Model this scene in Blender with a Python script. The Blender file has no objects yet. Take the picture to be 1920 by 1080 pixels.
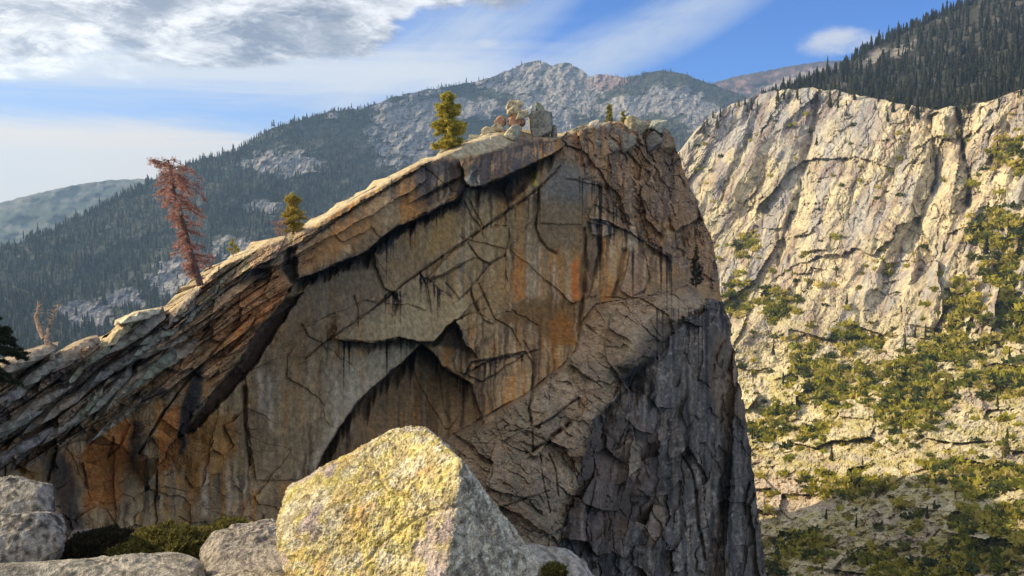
import bpy, bmesh, math, random
import numpy as np

rng = np.random.default_rng(7)
random.seed(7)
S = bpy.context.scene
COL = S.collection
PI = math.pi

# ------------------------------------------------------------------ camera
F = 1507.0                       # focal length in photo pixels (1920 wide)
PITCH = math.radians(5.3)
CAM = np.array([0.0, 0.0, 1.6])
cd = bpy.data.cameras.new('camera')
cd.sensor_width = 36.0
cd.lens = 36.0 * F / 1920.0
cd.clip_start = 0.1
cd.clip_end = 60000
cam = bpy.data.objects.new('camera', cd)
cam.location = CAM
cam.rotation_euler = (PI / 2 - PITCH, 0, 0)
COL.objects.link(cam)
S.camera = cam

# ------------------------------------------------------------------ light
SUN_EL, SUN_AZ = math.radians(27), math.radians(-82)      # azimuth from +Y towards +X
sd = np.array([math.sin(SUN_AZ) * math.cos(SUN_EL), math.cos(SUN_AZ) * math.cos(SUN_EL), math.sin(SUN_EL)])
sl = bpy.data.lights.new('sun', 'SUN')
sl.energy = 5.0
sl.angle = math.radians(0.6)
sl.color = (1.0, 0.82, 0.52)
so = bpy.data.objects.new('sun', sl)
COL.objects.link(so)
from mathutils import Vector
so.rotation_euler = Vector((-sd[0], -sd[1], -sd[2])).to_track_quat('-Z', 'Y').to_euler()

S.view_settings.view_transform = 'Standard'
S.view_settings.look = 'None'
S.view_settings.gamma = 1.0
S.view_settings.use_curve_mapping = False
S.view_settings.exposure = 0.35
S.render.engine = 'CYCLES'
S.cycles.max_bounces = 5
S.cycles.diffuse_bounces = 2
S.cycles.volume_bounces = 1
S.cycles.volume_max_steps = 64
S.cycles.use_denoising = True


class NT:
    """small helper to write node trees"""
    def __init__(self, tree):
        self.t = tree
        tree.nodes.clear()

    def n(self, kind, ins=None, **props):
        nd = self.t.nodes.new(kind)
        for k, v in props.items():
            setattr(nd, k, v)
        for k, v in (ins or {}).items():
            self.put(nd.inputs[k], v)
        return nd

    def put(self, sock, v):
        if isinstance(v, bpy.types.NodeSocket):
            self.t.links.new(v, sock)
        elif isinstance(v, bpy.types.Node):
            self.t.links.new(v.outputs[0], sock)
        else:
            sock.default_value = v

    def m(self, op, a, b=0.0, c=0.0, clamp=False):
        nd = self.t.nodes.new('ShaderNodeMath')
        nd.operation = op
        nd.use_clamp = clamp
        for i, v in enumerate((a, b, c)):
            self.put(nd.inputs[i], v)
        return nd.outputs[0]

    def ss(self, x, a, b, lo=0.0, hi=1.0):
        nd = self.t.nodes.new('ShaderNodeMapRange')
        nd.interpolation_type = 'SMOOTHSTEP'
        for i, v in enumerate((x, a, b, lo, hi)):
            self.put(nd.inputs[i], v)
        return nd.outputs[0]

    def mix(self, fac, a, b, mode='MIX'):
        nd = self.t.nodes.new('ShaderNodeMix')
        nd.data_type = 'RGBA'
        nd.blend_type = mode
        self.put(nd.inputs[0], fac)
        self.put(nd.inputs[6], a)
        self.put(nd.inputs[7], b)
        return nd.outputs[2]


def rgb(r, g, b):
    return (r, g, b, 1.0)


# ------------------------------------------------------------------ sky with clouds
W = bpy.data.worlds.new('World')
S.world = W
W.use_nodes = True
w = NT(W.node_tree)
sky = w.n('ShaderNodeTexSky', sky_type='NISHITA', sun_disc=False, sun_elevation=SUN_EL, sun_rotation=SUN_AZ,
          altitude=2000, air_density=1.0, dust_density=0.6, ozone_density=2.5)
tc = w.n('ShaderNodeTexCoord')
sep = w.n('ShaderNodeSeparateXYZ', {0: tc.outputs['Generated']})
dx, dy, dz = sep.outputs[0], sep.outputs[1], sep.outputs[2]
az = w.m('ARCTAN2', dx, dy)
el = w.m('ARCSINE', dz)


def cnoise(sx, sy, off, detail=6, rough=0.55, scale=1.0, dist=0.0):
    v = w.n('ShaderNodeCombineXYZ', {0: w.m('MULTIPLY', az, sx), 1: w.m('MULTIPLY', el, sy), 2: off})
    nd = w.n('ShaderNodeTexNoise', {'Vector': v, 'Scale': scale, 'Detail': detail, 'Roughness': rough, 'Distortion': dist})
    return nd.outputs[0]


def blob(a0, e0, ra, re):
    """soft ellipse in the sky, 1 at its centre"""
    u = w.m('DIVIDE', w.m('SUBTRACT', az, a0), ra)
    v = w.m('DIVIDE', w.m('SUBTRACT', el, e0), re)
    r = w.m('ADD', w.m('MULTIPLY', u, u), w.m('MULTIPLY', v, v))
    return w.m('SUBTRACT', 1.0, r, clamp=True)


# heaped clouds: a deck above about 9 degrees whose lower edge climbs to the right
n1 = cnoise(4.2, 13.0, 0.37, 9, 0.60, dist=0.25)
n2 = cnoise(11.0, 30.0, 3.1, 8, 0.62)
n3 = cnoise(14.0, 30.0, 8.4, 6, 0.6)
open_ = w.m('MULTIPLY', w.ss(az, -0.02, 0.10), w.ss(az, 1.3, 0.75))          # clear window of the sky ahead and to the right
low = w.m('ADD', 0.150, w.m('MULTIPLY', w.ss(az, -0.42, -0.02), 0.085))
up = w.m('SUBTRACT', el, low)
cov = w.m('SUBTRACT', w.ss(up, -0.06, 0.06), open_, clamp=True)
base = w.m('ADD', w.m('MULTIPLY', n1, 0.72), w.m('MULTIPLY', n2, 0.28))
heap = w.ss(w.m('ADD', base, w.m('MULTIPLY', cov, 0.33)), 0.63, 0.745)
heap = w.m('MULTIPLY', heap, w.ss(cov, 0.02, 0.25))
# thin veil under the deck, pulled out sideways, and a pale layer along the horizon
n4 = cnoise(2.6, 30.0, 5.5, 8, 0.62, dist=0.5)
leftish = w.ss(az, 0.16, -0.10)
vb = w.m('SUBTRACT', 1.0, w.m('ABSOLUTE', w.m('DIVIDE', w.m('SUBTRACT', w.m('SUBTRACT', el, 0.172), w.m('MULTIPLY', az, 0.03)), 0.048)), clamp=True)
veil = w.m('MULTIPLY', w.ss(w.m('ADD', n4, w.m('MULTIPLY', vb, 0.55)), 0.52, 0.98), leftish)
lowv = w.m('MULTIPLY', w.ss(w.m('ADD', el, w.m('MULTIPLY', w.m('SUBTRACT', n4, 0.5), 0.09)), 0.118, 0.078), w.ss(az, 0.35, -0.20))
# two wind-drawn streaks of cirrus climbing to the right
def streak(a0, e0, slope, wid, length, off):
    u = w.m('SUBTRACT', az, a0)
    v = w.m('SUBTRACT', w.m('SUBTRACT', el, e0), w.m('MULTIPLY', u, slope))
    vv = w.n('ShaderNodeCombineXYZ', {0: w.m('MULTIPLY', u, 5.0), 1: w.m('MULTIPLY', v, 16.0), 2: off})
    nn = w.n('ShaderNodeTexNoise', {'Vector': vv, 'Scale': 1.0, 'Detail': 7.0, 'Roughness': 0.6, 'Distortion': 0.4}).outputs[0]
    g = w.m('ADD', w.m('POWER', w.m('DIVIDE', v, wid), 2.0), w.m('POWER', w.m('DIVIDE', u, length), 2.0))
    return w.m('MULTIPLY', w.m('SUBTRACT', 1.0, g, clamp=True), w.ss(nn, 0.22, 0.62))
cir = w.m('MAXIMUM', streak(-0.11, 0.175, 0.55, 0.070, 0.24, 1.0), streak(0.15, 0.205, 0.38, 0.045, 0.2, 2.0))
cir = w.m('MULTIPLY', cir, 0.9)
# single small clouds
small = w.m('MAXIMUM', w.m('MULTIPLY', blob(0.386, 0.190, 0.070, 0.026), 0.85), w.m('MULTIPLY', blob(-0.031, 0.2026, 0.030, 0.011), 0.6))
small = w.m('MAXIMUM', small, blob(-0.184, 0.2195, 0.028, 0.020))
small = w.ss(w.m('ADD', w.m('MULTIPLY', small, 0.55), w.m('MULTIPLY', w.m('ADD', w.m('MULTIPLY', n3, 0.5), w.m('MULTIPLY', n2, 0.5)), 1.0)), 0.72, 0.98)

n5 = w.m('ADD', w.m('MULTIPLY', cnoise(7.0, 19.0, 0.72, 8, 0.68, dist=0.6), 0.62), w.m('MULTIPLY', cnoise(15.0, 36.0, 2.2, 6, 0.70, dist=0.6), 0.38))
thick = w.ss(w.m('ADD', n5, w.m('MULTIPLY', w.ss(az, -0.55, -0.28), 0.055)), 0.42, 0.61)
near_sun = w.ss(az, -0.25, -0.65)
white = w.mix(near_sun, rgb(8.6, 8.6, 8.7), rgb(11.0, 10.7, 10.2))
grey = w.mix(near_sun, rgb(2.2, 2.5, 3.3), rgb(3.8, 4.0, 4.7))
cloudc = w.mix(w.m('MULTIPLY', thick, w.ss(n2, 0.30, 0.72, 1.12, 0.62)), white, grey)
skyblue = w.mix(1.0, sky.outputs[0], rgb(0.40, 0.78, 1.40), 'MULTIPLY')
c = w.mix(w.m('MULTIPLY', w.ss(az, 0.05, -0.50), 0.55), skyblue, rgb(4.6, 5.5, 6.8))
c = w.mix(cir, c, rgb(5.0, 5.7, 6.8))
c = w.mix(w.m('MULTIPLY', lowv, 0.94), c, rgb(9.8, 8.0, 6.2))
c = w.mix(w.m('MULTIPLY', veil, 0.92), c, rgb(6.6, 6.8, 7.2))
c = w.mix(w.m('MULTIPLY', small, 0.85), c, rgb(6.2, 6.3, 6.7))
c = w.mix(heap, c, cloudc)
bg = w.n('ShaderNodeBackground', {'Color': c, 'Strength': 0.10})
w.t.links.new(bg.outputs[0], w.n('ShaderNodeOutputWorld').inputs['Surface'])

# ------------------------------------------------------------------ numeric helpers
def at(px, py, d):
    """world point seen at photo pixel (px, py), d metres ahead of the camera"""
    px, py, d = np.broadcast_arrays(np.asarray(px, float), np.asarray(py, float), np.asarray(d, float))
    a, b = (px - 960) / F, (540 - py) / F
    c, s = math.cos(PITCH), math.sin(PITCH)
    return np.stack([CAM[0] + d * a, CAM[1] + d * (c + s * b), CAM[2] + d * (c * b - s)], -1)


def pix(P):
    """photo pixel and distance of world points"""
    P = np.asarray(P, float) - CAM
    c, s = math.cos(PITCH), math.sin(PITCH)
    d = P[..., 1] * c - P[..., 2] * s
    u = P[..., 1] * s + P[..., 2] * c
    return 960 + F * P[..., 0] / d, 540 - F * u / d, d


def hsh(ix, iy, iz, seed):
    h = (ix.astype(np.int64) * 374761393 + iy.astype(np.int64) * 668265263 + iz.astype(np.int64) * 2147483647 + seed * 974634777) & 0xffffffff
    h = ((h ^ (h >> 13)) * 1274126177) & 0xffffffff
    h = ((h ^ (h >> 16)) * 2246822519) & 0xffffffff
    return (h ^ (h >> 15)) & 0xffffffff


def rnd(ix, iy, seed):
    return hsh(ix, iy, np.zeros_like(ix), seed) / 4294967295.0


G2 = np.array([[math.cos(a), math.sin(a)] for a in np.arange(16) * 2 * PI / 16])
G3 = np.array([[x, y, z] for x, y, z in [(1, 1, 0), (-1, 1, 0), (1, -1, 0), (-1, -1, 0), (1, 0, 1), (-1, 0, 1), (1, 0, -1), (-1, 0, -1),
                                         (0, 1, 1), (0, -1, 1), (0, 1, -1), (0, -1, -1), (1, 1, 0), (-1, 1, 0), (0, -1, 1), (0, -1, -1)]], float)


def perlin2(x, y, seed=0):
    x, y = np.broadcast_arrays(np.asarray(x, float), np.asarray(y, float))
    ix, iy = np.floor(x).astype(np.int64), np.floor(y).astype(np.int64)
    fx, fy = x - ix, y - iy
    u, v = fx * fx * fx * (fx * (fx * 6 - 15) + 10), fy * fy * fy * (fy * (fy * 6 - 15) + 10)
    z = np.zeros_like(ix)
    def g(i, j):
        k = hsh(ix + i, iy + j, z, seed) & 15
        return G2[k, 0] * (fx - i) + G2[k, 1] * (fy - j)
    a = g(0, 0) * (1 - u) + g(1, 0) * u
    b = g(0, 1) * (1 - u) + g(1, 1) * u
    return (a * (1 - v) + b * v) * 1.4


def perlin3(x, y, z, seed=0):
    ix, iy, iz = (np.floor(q).astype(np.int64) for q in (x, y, z))
    fx, fy, fz = x - ix, y - iy, z - iz
    u, v, t = (q * q * q * (q * (q * 6 - 15) + 10) for q in (fx, fy, fz))
    def g(i, j, k):
        h = hsh(ix + i, iy + j, iz + k, seed) & 15
        return G3[h, 0] * (fx - i) + G3[h, 1] * (fy - j) + G3[h, 2] * (fz - k)
    def pl(k):
        a = g(0, 0, k) * (1 - u) + g(1, 0, k) * u
        b = g(0, 1, k) * (1 - u) + g(1, 1, k) * u
        return a * (1 - v) + b * v
    return pl(0) * (1 - t) + pl(1) * t


def fbm2(x, y, seed=0, octaves=4, gain=0.5, ridged=False):
    s, a, f = 0.0, 1.0, 1.0
    for k in range(octaves):
        n = perlin2(x * f, y * f, seed + k * 17)
        s = s + a * ((1 - 2 * np.abs(n)) if ridged else n)
        a *= gain
        f *= 2.03
    return s


def fbm3(P, scale, seed=0, octaves=4, gain=0.5):
    s, a, f = 0.0, 1.0, scale
    for k in range(octaves):
        s = s + a * perlin3(P[..., 0] * f, P[..., 1] * f, P[..., 2] * f, seed + k * 17)
        a *= gain
        f *= 2.03
    return s


def worley(x, y, seed=0, jit=0.85):
    """nearest cell: F1, F2-F1 edge distance, cell random, offset to the cell point"""
    ix, iy = np.floor(x).astype(np.int64), np.floor(y).astype(np.int64)
    f1 = np.full(x.shape, 9.0); f2 = np.full(x.shape, 9.0)
    cid = np.zeros(x.shape); ox = np.zeros(x.shape); oy = np.zeros(x.shape)
    for i in (-1, 0, 1):
        for j in (-1, 0, 1):
            cx, cy = ix + i, iy + j
            px_ = cx + 0.5 + jit * (rnd(cx, cy, seed) - 0.5)
            py_ = cy + 0.5 + jit * (rnd(cx, cy, seed + 1) - 0.5)
            a, b = x - px_, y - py_
            d = np.hypot(a, b)
            near = d < f1
            f2 = np.where(near, f1, np.minimum(f2, d))
            r = rnd(cx, cy, seed + 2)
            cid = np.where(near, r, cid); ox = np.where(near, a, ox); oy = np.where(near, b, oy)
            f1 = np.where(near, d, f1)
    return f1, f2 - f1, cid, ox, oy


def facets(x, y, seed, tilt=0.6):
    """blocky relief: each cell a tilted flat facet; and the joints between the cells"""
    f1, e, c, ox, oy = worley(x, y, seed)
    r2, r3 = np.modf(c * 57.31)[0], np.modf(c * 911.7)[0]
    return (c - 0.5) + tilt * ((r2 - 0.5) * ox + (r3 - 0.5) * oy) * 2, e, c


def sstep(a, b, x):
    t = np.clip((x - a) / (b - a), 0, 1)
    return t * t * (3 - 2 * t)


def tps(ctrl, smooth=0.0):
    """smooth surface through control points (x, y, value)"""
    c = np.array(ctrl, float)
    sc = 500.0
    p = c[:, :2] / sc
    def U(r2):
        return 0.5 * r2 * np.log(r2 + 1e-12)
    n = len(p)
    d2 = ((p[:, None] - p[None]) ** 2).sum(-1)
    A = np.zeros((n + 3, n + 3))
    A[:n, :n] = U(d2) + smooth * np.eye(n)
    A[:n, n] = 1; A[:n, n + 1:] = p
    A[n, :n] = 1; A[n + 1:, :n] = p.T
    wv = np.linalg.solve(A, np.concatenate([c[:, 2], np.zeros(3)]))
    def f(x, y):
        x, y = np.asarray(x, float) / sc, np.asarray(y, float) / sc
        out = wv[n] + wv[n + 1] * x + wv[n + 2] * y
        for k in range(n):
            out = out + wv[k] * U((x - p[k, 0]) ** 2 + (y - p[k, 1]) ** 2)
        return out
    return f


def curve(pts):
    p = np.array(pts, float)
    return lambda x: np.interp(x, p[:, 0], p[:, 1])


def pline(X, Y, pts):
    """distance to a polyline, side (cross sign) and overshoot past its ends"""
    pts = np.array(pts, float)
    best = np.full(X.shape, 1e9); sgn = np.ones(X.shape); over = np.zeros(X.shape)
    n = len(pts) - 1
    for k in range(n):
        x0, y0 = pts[k]; ex, ey = pts[k + 1] - pts[k]
        L = math.hypot(ex, ey) + 1e-9
        tr = ((X - x0) * ex + (Y - y0) * ey) / (L * L)
        t = np.clip(tr, 0, 1)
        d = np.hypot(X - x0 - t * ex, Y - y0 - t * ey)
        cr = ex * (Y - y0) - ey * (X - x0)
        o = np.zeros(X.shape)
        if k == 0: o = np.maximum(o, -tr * L)
        if k == n - 1: o = np.maximum(o, (tr - 1) * L)
        m = d < best - 1e-6
        best = np.where(m, d, best); sgn = np.where(m, np.sign(cr), sgn); over = np.where(m, np.maximum(o, 0), over)
    return best, sgn, over


def inside(X, Y, poly):
    p = np.array(poly, float)
    ins = np.zeros(X.shape, bool)
    j = len(p) - 1
    for i in range(len(p)):
        xi, yi = p[i]; xj, yj = p[j]
        c = ((yi > Y) != (yj > Y)) & (X < (xj - xi) * (Y - yi) / (yj - yi + 1e-12) + xi)
        ins ^= c
        j = i
    return ins


def region(X, Y, poly, soft):
    """1 inside the polygon, 0 outside, soft edge"""
    ins = inside(X, Y, poly)
    d, _, _ = pline(X, Y, list(poly) + [poly[0]])
    return sstep(-soft, soft, np.where(ins, d, -d))


def blend(C, colour, a):
    return C + (np.array(colour) - C) * np.clip(a, 0, 1)[..., None]


# ------------------------------------------------------------------ object helpers
def set_props(o, label=None, category=None, group=None, kind=None):
    for k, v in (('label', label), ('category', category), ('group', group), ('kind', kind)):
        if v: o[k] = v
    return o


def mesh_np(name, V, faces, col=None, smooth=True):
    """mesh from numpy arrays; faces (n, 3) or (n, 4)"""
    me = bpy.data.meshes.new(name)
    V = np.ascontiguousarray(V, np.float32).reshape(-1, 3)
    faces = np.ascontiguousarray(faces, np.int32)
    k = faces.shape[1]
    me.vertices.add(len(V)); me.vertices.foreach_set('co', V.ravel())
    me.loops.add(faces.size); me.loops.foreach_set('vertex_index', faces.ravel())
    me.polygons.add(len(faces))
    me.polygons.foreach_set('loop_start', np.arange(len(faces), dtype=np.int32) * k)
    me.polygons.foreach_set('use_smooth', np.full(len(faces), smooth))
    me.update(calc_edges=True)
    if col is not None:
        a = me.attributes.new('col', 'FLOAT_COLOR', 'POINT')
        c4 = np.ones((len(V), 4), np.float32); c4[:, :3] = np.asarray(col, np.float32).reshape(-1, 3)
        a.data.foreach_set('color', c4.ravel())
    return me


def link(name, me, mat=None, parent=None, **kw):
    o = bpy.data.objects.new(name, me)
    COL.objects.link(o)
    if mat is not None and not me.materials: me.materials.append(mat)
    if parent is not None: o.parent = parent
    return set_props(o, **kw)


def grid_faces(nv, nu):
    i = np.arange(nv * nu).reshape(nv, nu)
    return np.stack([i[:-1, :-1], i[:-1, 1:], i[1:, 1:], i[1:, :-1]], -1).reshape(-1, 4)


# ------------------------------------------------------------------ materials
def rock_mat(name, scale, bump=0.5, speck=0.35, rough=0.9, dist=0.1, fine=1.0):
    """stone: colour from the surface's own 'col' attribute, mottled and bumped in object space"""
    m = bpy.data.materials.new(name); m.use_nodes = True
    t = NT(m.node_tree)
    co = t.n('ShaderNodeTexCoord').outputs['Object']
    at_ = t.n('ShaderNodeAttribute', attribute_name='col').outputs['Color']
    a = t.n('ShaderNodeTexNoise', {'Vector': co, 'Scale': scale, 'Detail': 5.0, 'Roughness': 0.65}).outputs[0]
    b = t.n('ShaderNodeTexNoise', {'Vector': co, 'Scale': scale * 6.0 * fine, 'Detail': 3.0, 'Roughness': 0.7}).outputs[0]
    v = t.ss(a, 0.3, 0.7, 1 - speck, 1 + speck)
    v2 = t.ss(b, 0.3, 0.7, 1 - speck * 0.8, 1 + speck * 0.8)
    vv = t.m('MULTIPLY', v, v2)
    col = t.mix(1.0, at_, t.n('ShaderNodeCombineXYZ', {0: vv, 1: vv, 2: vv}), 'MULTIPLY')
    vo = t.n('ShaderNodeTexVoronoi', {'Vector': co, 'Scale': scale * 1.7 * fine}, feature='F1').outputs['Distance']
    vo2 = t.n('ShaderNodeTexVoronoi', {'Vector': co, 'Scale': scale * 5.0 * fine}, feature='F1').outputs['Distance']
    h = t.m('ADD', t.m('ADD', t.m('MULTIPLY', a, 0.5), t.m('MULTIPLY', b, 0.35)), t.m('ADD', t.m('MULTIPLY', vo, 0.55), t.m('MULTIPLY', vo2, 0.25)))
    bm = t.n('ShaderNodeBump', {'Height': h, 'Strength': bump, 'Distance': dist})
    p = t.n('ShaderNodeBsdfPrincipled', {'Base Color': col, 'Roughness': rough, 'Normal': bm})
    p.inputs['Specular IOR Level'].default_value = 0.25
    t.t.links.new(p.outputs[0], t.n('ShaderNodeOutputMaterial').inputs[0])
    return m


def leaf_mat(name, trans=0.42, rough=0.75):
    m = bpy.data.materials.new(name); m.use_nodes = True
    t = NT(m.node_tree)
    at_ = t.n('ShaderNodeAttribute', attribute_name='col').outputs['Color']
    d = t.n('ShaderNodeBsdfPrincipled', {'Base Color': at_, 'Roughness': rough})
    d.inputs['Specular IOR Level'].default_value = 0.2
    tr = t.n('ShaderNodeBsdfTranslucent', {'Color': at_})
    mx = t.n('ShaderNodeMixShader', {0: trans, 1: d, 2: tr})
    t.t.links.new(mx.outputs[0], t.n('ShaderNodeOutputMaterial').inputs[0])
    return m


M_FAR = rock_mat('mountain_ground', 0.05, 0.8, 0.35, dist=7.0)
M_WALL = rock_mat('sunlit_granite', 0.22, 0.9, 0.26, dist=1.8)
M_CLIFF = rock_mat('cliff_granite', 1.6, 0.8, 0.30, dist=0.16)
M_STONE = rock_mat('summit_granite', 1.2, 0.7, 0.25, dist=0.25)
M_NEAR = rock_mat('near_granite', 20.0, 1.0, 0.42, dist=0.022, fine=1.2)
M_LEAF = leaf_mat('needles')
M_BARK = rock_mat('bark', 6.0, 0.6, 0.35, dist=0.05)
# ------------------------------------------------------------------ far terrain
def terrain(name, x0, x1, nu, nv, top, bot, depth, relief, colour, mat, back=(400, 300), pw=1.0, smooth=True, **kw):
    xs = np.linspace(x0, x1, nu)
    t = (np.linspace(0, 1, nv) ** pw)[:, None]
    X = np.broadcast_to(xs, (nv, nu)).copy()
    Y = top(xs)[None] * (1 - t) + bot(xs)[None] * t
    D = depth(X, Y)
    D = D + relief(X, Y, D)
    P = at(X, Y, D)
    C = colour(X, Y)
    # the far side of the crest, falling away from the viewer
    k = np.arange(6, 0, -1)[:, None, None] / 6.0
    crest = P[0][None]
    away = np.stack([crest[..., 0] * 0, crest[..., 0] * 0 + 1, crest[..., 0] * 0], -1)
    B = crest + away * back[0] * k + np.array([0, 0, -1.0]) * back[1] * k ** 1.6
    P = np.concatenate([B, P]); C = np.concatenate([np.repeat(C[:1], 6, 0), C])
    me = mesh_np(name, P, grid_faces(P.shape[0], nu)[:, ::-1], C, smooth)
    o = link(name, me, mat, **kw)
    return o, (X, Y, D)


def soften(poly_list, X, Y, soft):
    out = np.zeros(X.shape)
    for p in poly_list: out = np.maximum(out, region(X, Y, p, soft))
    return out


def ell(X, Y, cx, cy, rx, ry, rot=0.0):
    c, s = math.cos(rot), math.sin(rot)
    u, v = (X - cx) * c + (Y - cy) * s, -(X - cx) * s + (Y - cy) * c
    return np.clip(1 - np.sqrt((u / rx) ** 2 + (v / ry) ** 2), -1, 1)


# --- pale ridge far beyond the valley
R_TOP = curve([(-500, 430), (-150, 400), (0, 380), (70, 362), (150, 345), (210, 337), (280, 335), (340, 338), (420, 352), (560, 380)])
def ridge_col(X, Y):
    n = fbm2(X / 60, Y / 14, 3, 5)
    g = sstep(0.15, 0.55, n + 0.5 * sstep(40, 5, Y - R_TOP(X)))
    C = np.zeros(X.shape + (3,)) + np.array([0.055, 0.07, 0.06])
    return blend(C, (0.24, 0.22, 0.21), g * 0.45)
terrain('distant_ridge', -500, 560, 260, 60, lambda x: R_TOP(x) + 2.0 * fbm2(x / 14, x * 0, 5, 3), lambda x: x * 0 + 560,
        tps([(-500, 420, 4700), (0, 380, 4600), (280, 335, 5000), (560, 380, 5000), (0, 560, 3300), (560, 560, 3300)]),
        lambda X, Y, D: 110 * fbm2(X / 70, Y / 30, 9, 4), ridge_col, M_FAR, (900, 300), kind='structure')

# --- the forested mountain behind the cliff
M_TOP_PTS = [(-500, 640), (-200, 545), (0, 468), (100, 432), (200, 380), (280, 340), (380, 296), (430, 290), (510, 240), (560, 226), (620, 208),
             (680, 203), (740, 181), (790, 170), (850, 160), (905, 150), (950, 133), (985, 118), (1010, 113), (1035, 122), (1060, 116), (1085, 128),
             (1105, 142), (1135, 139), (1170, 146), (1205, 138), (1245, 131), (1280, 138), (1330, 156), (1400, 182), (1500, 215), (1700, 290)]
M_TOP = curve(M_TOP_PTS)
m_depth = tps([(-500, 640, 1250), (0, 468, 1900), (280, 340, 2500), (510, 240, 3000), (740, 181, 3600), (1010, 113, 4400), (1240, 131, 4300),
               (1500, 215, 4000), (1700, 290, 3600), (-500, 800, 820), (0, 700, 1150), (300, 640, 1500), (500, 560, 1800), (800, 430, 2400), (1100, 330, 2900),
               (1300, 330, 2500), (1600, 380, 2400)])
def granite_mask(X, Y):
    n = fbm2(X / 26 + 3, Y / 12, 21, 4) * 0.35
    g = np.zeros(X.shape) - 1
    for e in [(530, 307, 80, 30), (490, 388, 42, 16), (770, 240, 90, 76, -0.5), (735, 205, 40, 18), (950, 150, 75, 26, 0.1), (1075, 165, 60, 50), (1010, 130, 50, 22),
              (1130, 150, 30, 18), (1255, 190, 60, 26), (1170, 205, 50, 22), (330, 515, 60, 40, -0.6), (440, 470, 50, 30), (160, 590, 60, 34), (880, 205, 60, 20),
              (1000, 200, 40, 30), (230, 560, 50, 20), (620, 215, 16, 8), (1320, 220, 40, 30), (1030, 235, 50, 40)]:
        g = np.maximum(g, ell(X, Y, *e))
    far = sstep(700, 1000, X) * 0.18
    return sstep(0.0, 0.22, g + n * 1.1 + far - 0.02), n
def m_col(X, Y):
    g, n = granite_mask(X, Y)
    C = np.zeros(X.shape + (3,)) + np.array([0.045, 0.055, 0.04])
    C = blend(C, (0.085, 0.085, 0.07), sstep(0.0, 0.5, fbm2(X / 16, Y / 8, 77, 3)))
    sl = fbm2((X + Y * 0.4) / 6, (Y - X * 0.5) / 22, 31, 4, 0.65)
    gr = blend(np.zeros(X.shape + (3,)) + np.array([0.30, 0.285, 0.28]), (0.13, 0.125, 0.13), sstep(-0.1, 0.35, sl))
    C = C + (gr - C) * (g * 0.95)[..., None]
    C = blend(C, (0.26, 0.15, 0.14), 0.55 * sstep(0.1, 0.5, ell(X, Y, 1145, 152, 55, 26) + n))
    return C
def m_rel(X, Y, D):
    r = fbm2(X / 150 + Y / 200, Y / 110, 41, 5, 0.5, ridged=True)
    g, _ = granite_mask(X, Y)
    fm = facets((X + Y * 0.5) / 13, (Y - X * 0.4) / 22, 34, 1.4)[0]
    return D * (-0.016 * r - 0.005 * g + 0.0042 * g * fm + 0.002 * fbm2(X / 6, Y / 5, 36, 3))
mountain, MG = terrain('mountain', -500, 1700, 620, 170, lambda x: M_TOP(x) + 3.0 * fbm2(x / 18, x * 0, 15, 4), lambda x: np.interp(x, [-500, 0, 400, 900, 1300, 1700], [820, 740, 660, 480, 360, 400]),
                       m_depth, m_rel, m_col, M_FAR, (700, 500), pw=1.25, smooth=False, kind='structure')

# --- open burnt plateau between the peak and the right-hand hill
B_TOP = curve([(1180, 230), (1290, 175), (1335, 156), (1380, 143), (1440, 132), (1480, 124), (1540, 115), (1590, 113), (1660, 120), (1800, 140)])
def b_col(X, Y):
    n = fbm2(X / 20, Y / 7, 51, 4)
    q = Y - B_TOP(X)
    C = np.zeros(X.shape + (3,)) + np.array([0.075, 0.065, 0.07])
    C = blend(C, (0.27, 0.165, 0.16), sstep(0.0, 0.6, n + 0.2) * 0.85 * sstep(2, 10, q))
    C = blend(C, (0.42, 0.34, 0.27), sstep(0.2, 0.6, 0.9 * ell(X, Y, 1500, 148, 120, 15, -0.28) + n * 0.3) * 0.9)
    return C
terrain('plateau', 1180, 1800, 260, 60, lambda x: B_TOP(x) + 1.5 * fbm2(x / 9, x * 0, 55, 3), lambda x: x * 0 + 300,
        tps([(1180, 230, 5400), (1335, 156, 5300), (1590, 113, 5200), (1800, 140, 5000), (1180, 300, 4700), (1500, 300, 4400), (1800, 300, 4200)]),
        lambda X, Y, D: -50 * fbm2(X / 60, Y / 30, 53, 4), b_col, M_FAR, (500, 200), kind='structure')

# --- dark forested hill on the right, above the canyon wall
W_TOP = curve([(1180, 330), (1262, 300), (1285, 272), (1330, 218), (1380, 192), (1440, 172), (1500, 165), (1560, 168), (1600, 178), (1650, 186), (1700, 197),
               (1760, 206), (1800, 198), (1850, 192), (1920, 168), (2000, 150), (2300, 110)])
H_TOP = curve([(1280, 330), (1400, 205), (1460, 172), (1530, 152), (1575, 128), (1600, 108), (1640, 82), (1690, 58), (1740, 36), (1790, 16), (1830, -4), (1920, -62),
               (2050, -140), (2300, -220)])
def h_col(X, Y):
    n = fbm2(X / 30, Y / 14, 61, 4)
    C = np.zeros(X.shape + (3,)) + np.array([0.045, 0.045, 0.035])
    C = blend(C, (0.10, 0.09, 0.08), sstep(0.15, 0.6, n))
    g = np.maximum(ell(X, Y, 1690, 95, 50, 12, -0.5), ell(X, Y, 1640, 108, 40, 12, -0.5))
    return blend(C, (0.24, 0.22, 0.20), sstep(0.1, 0.5, g + 0.5 * n))
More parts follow.
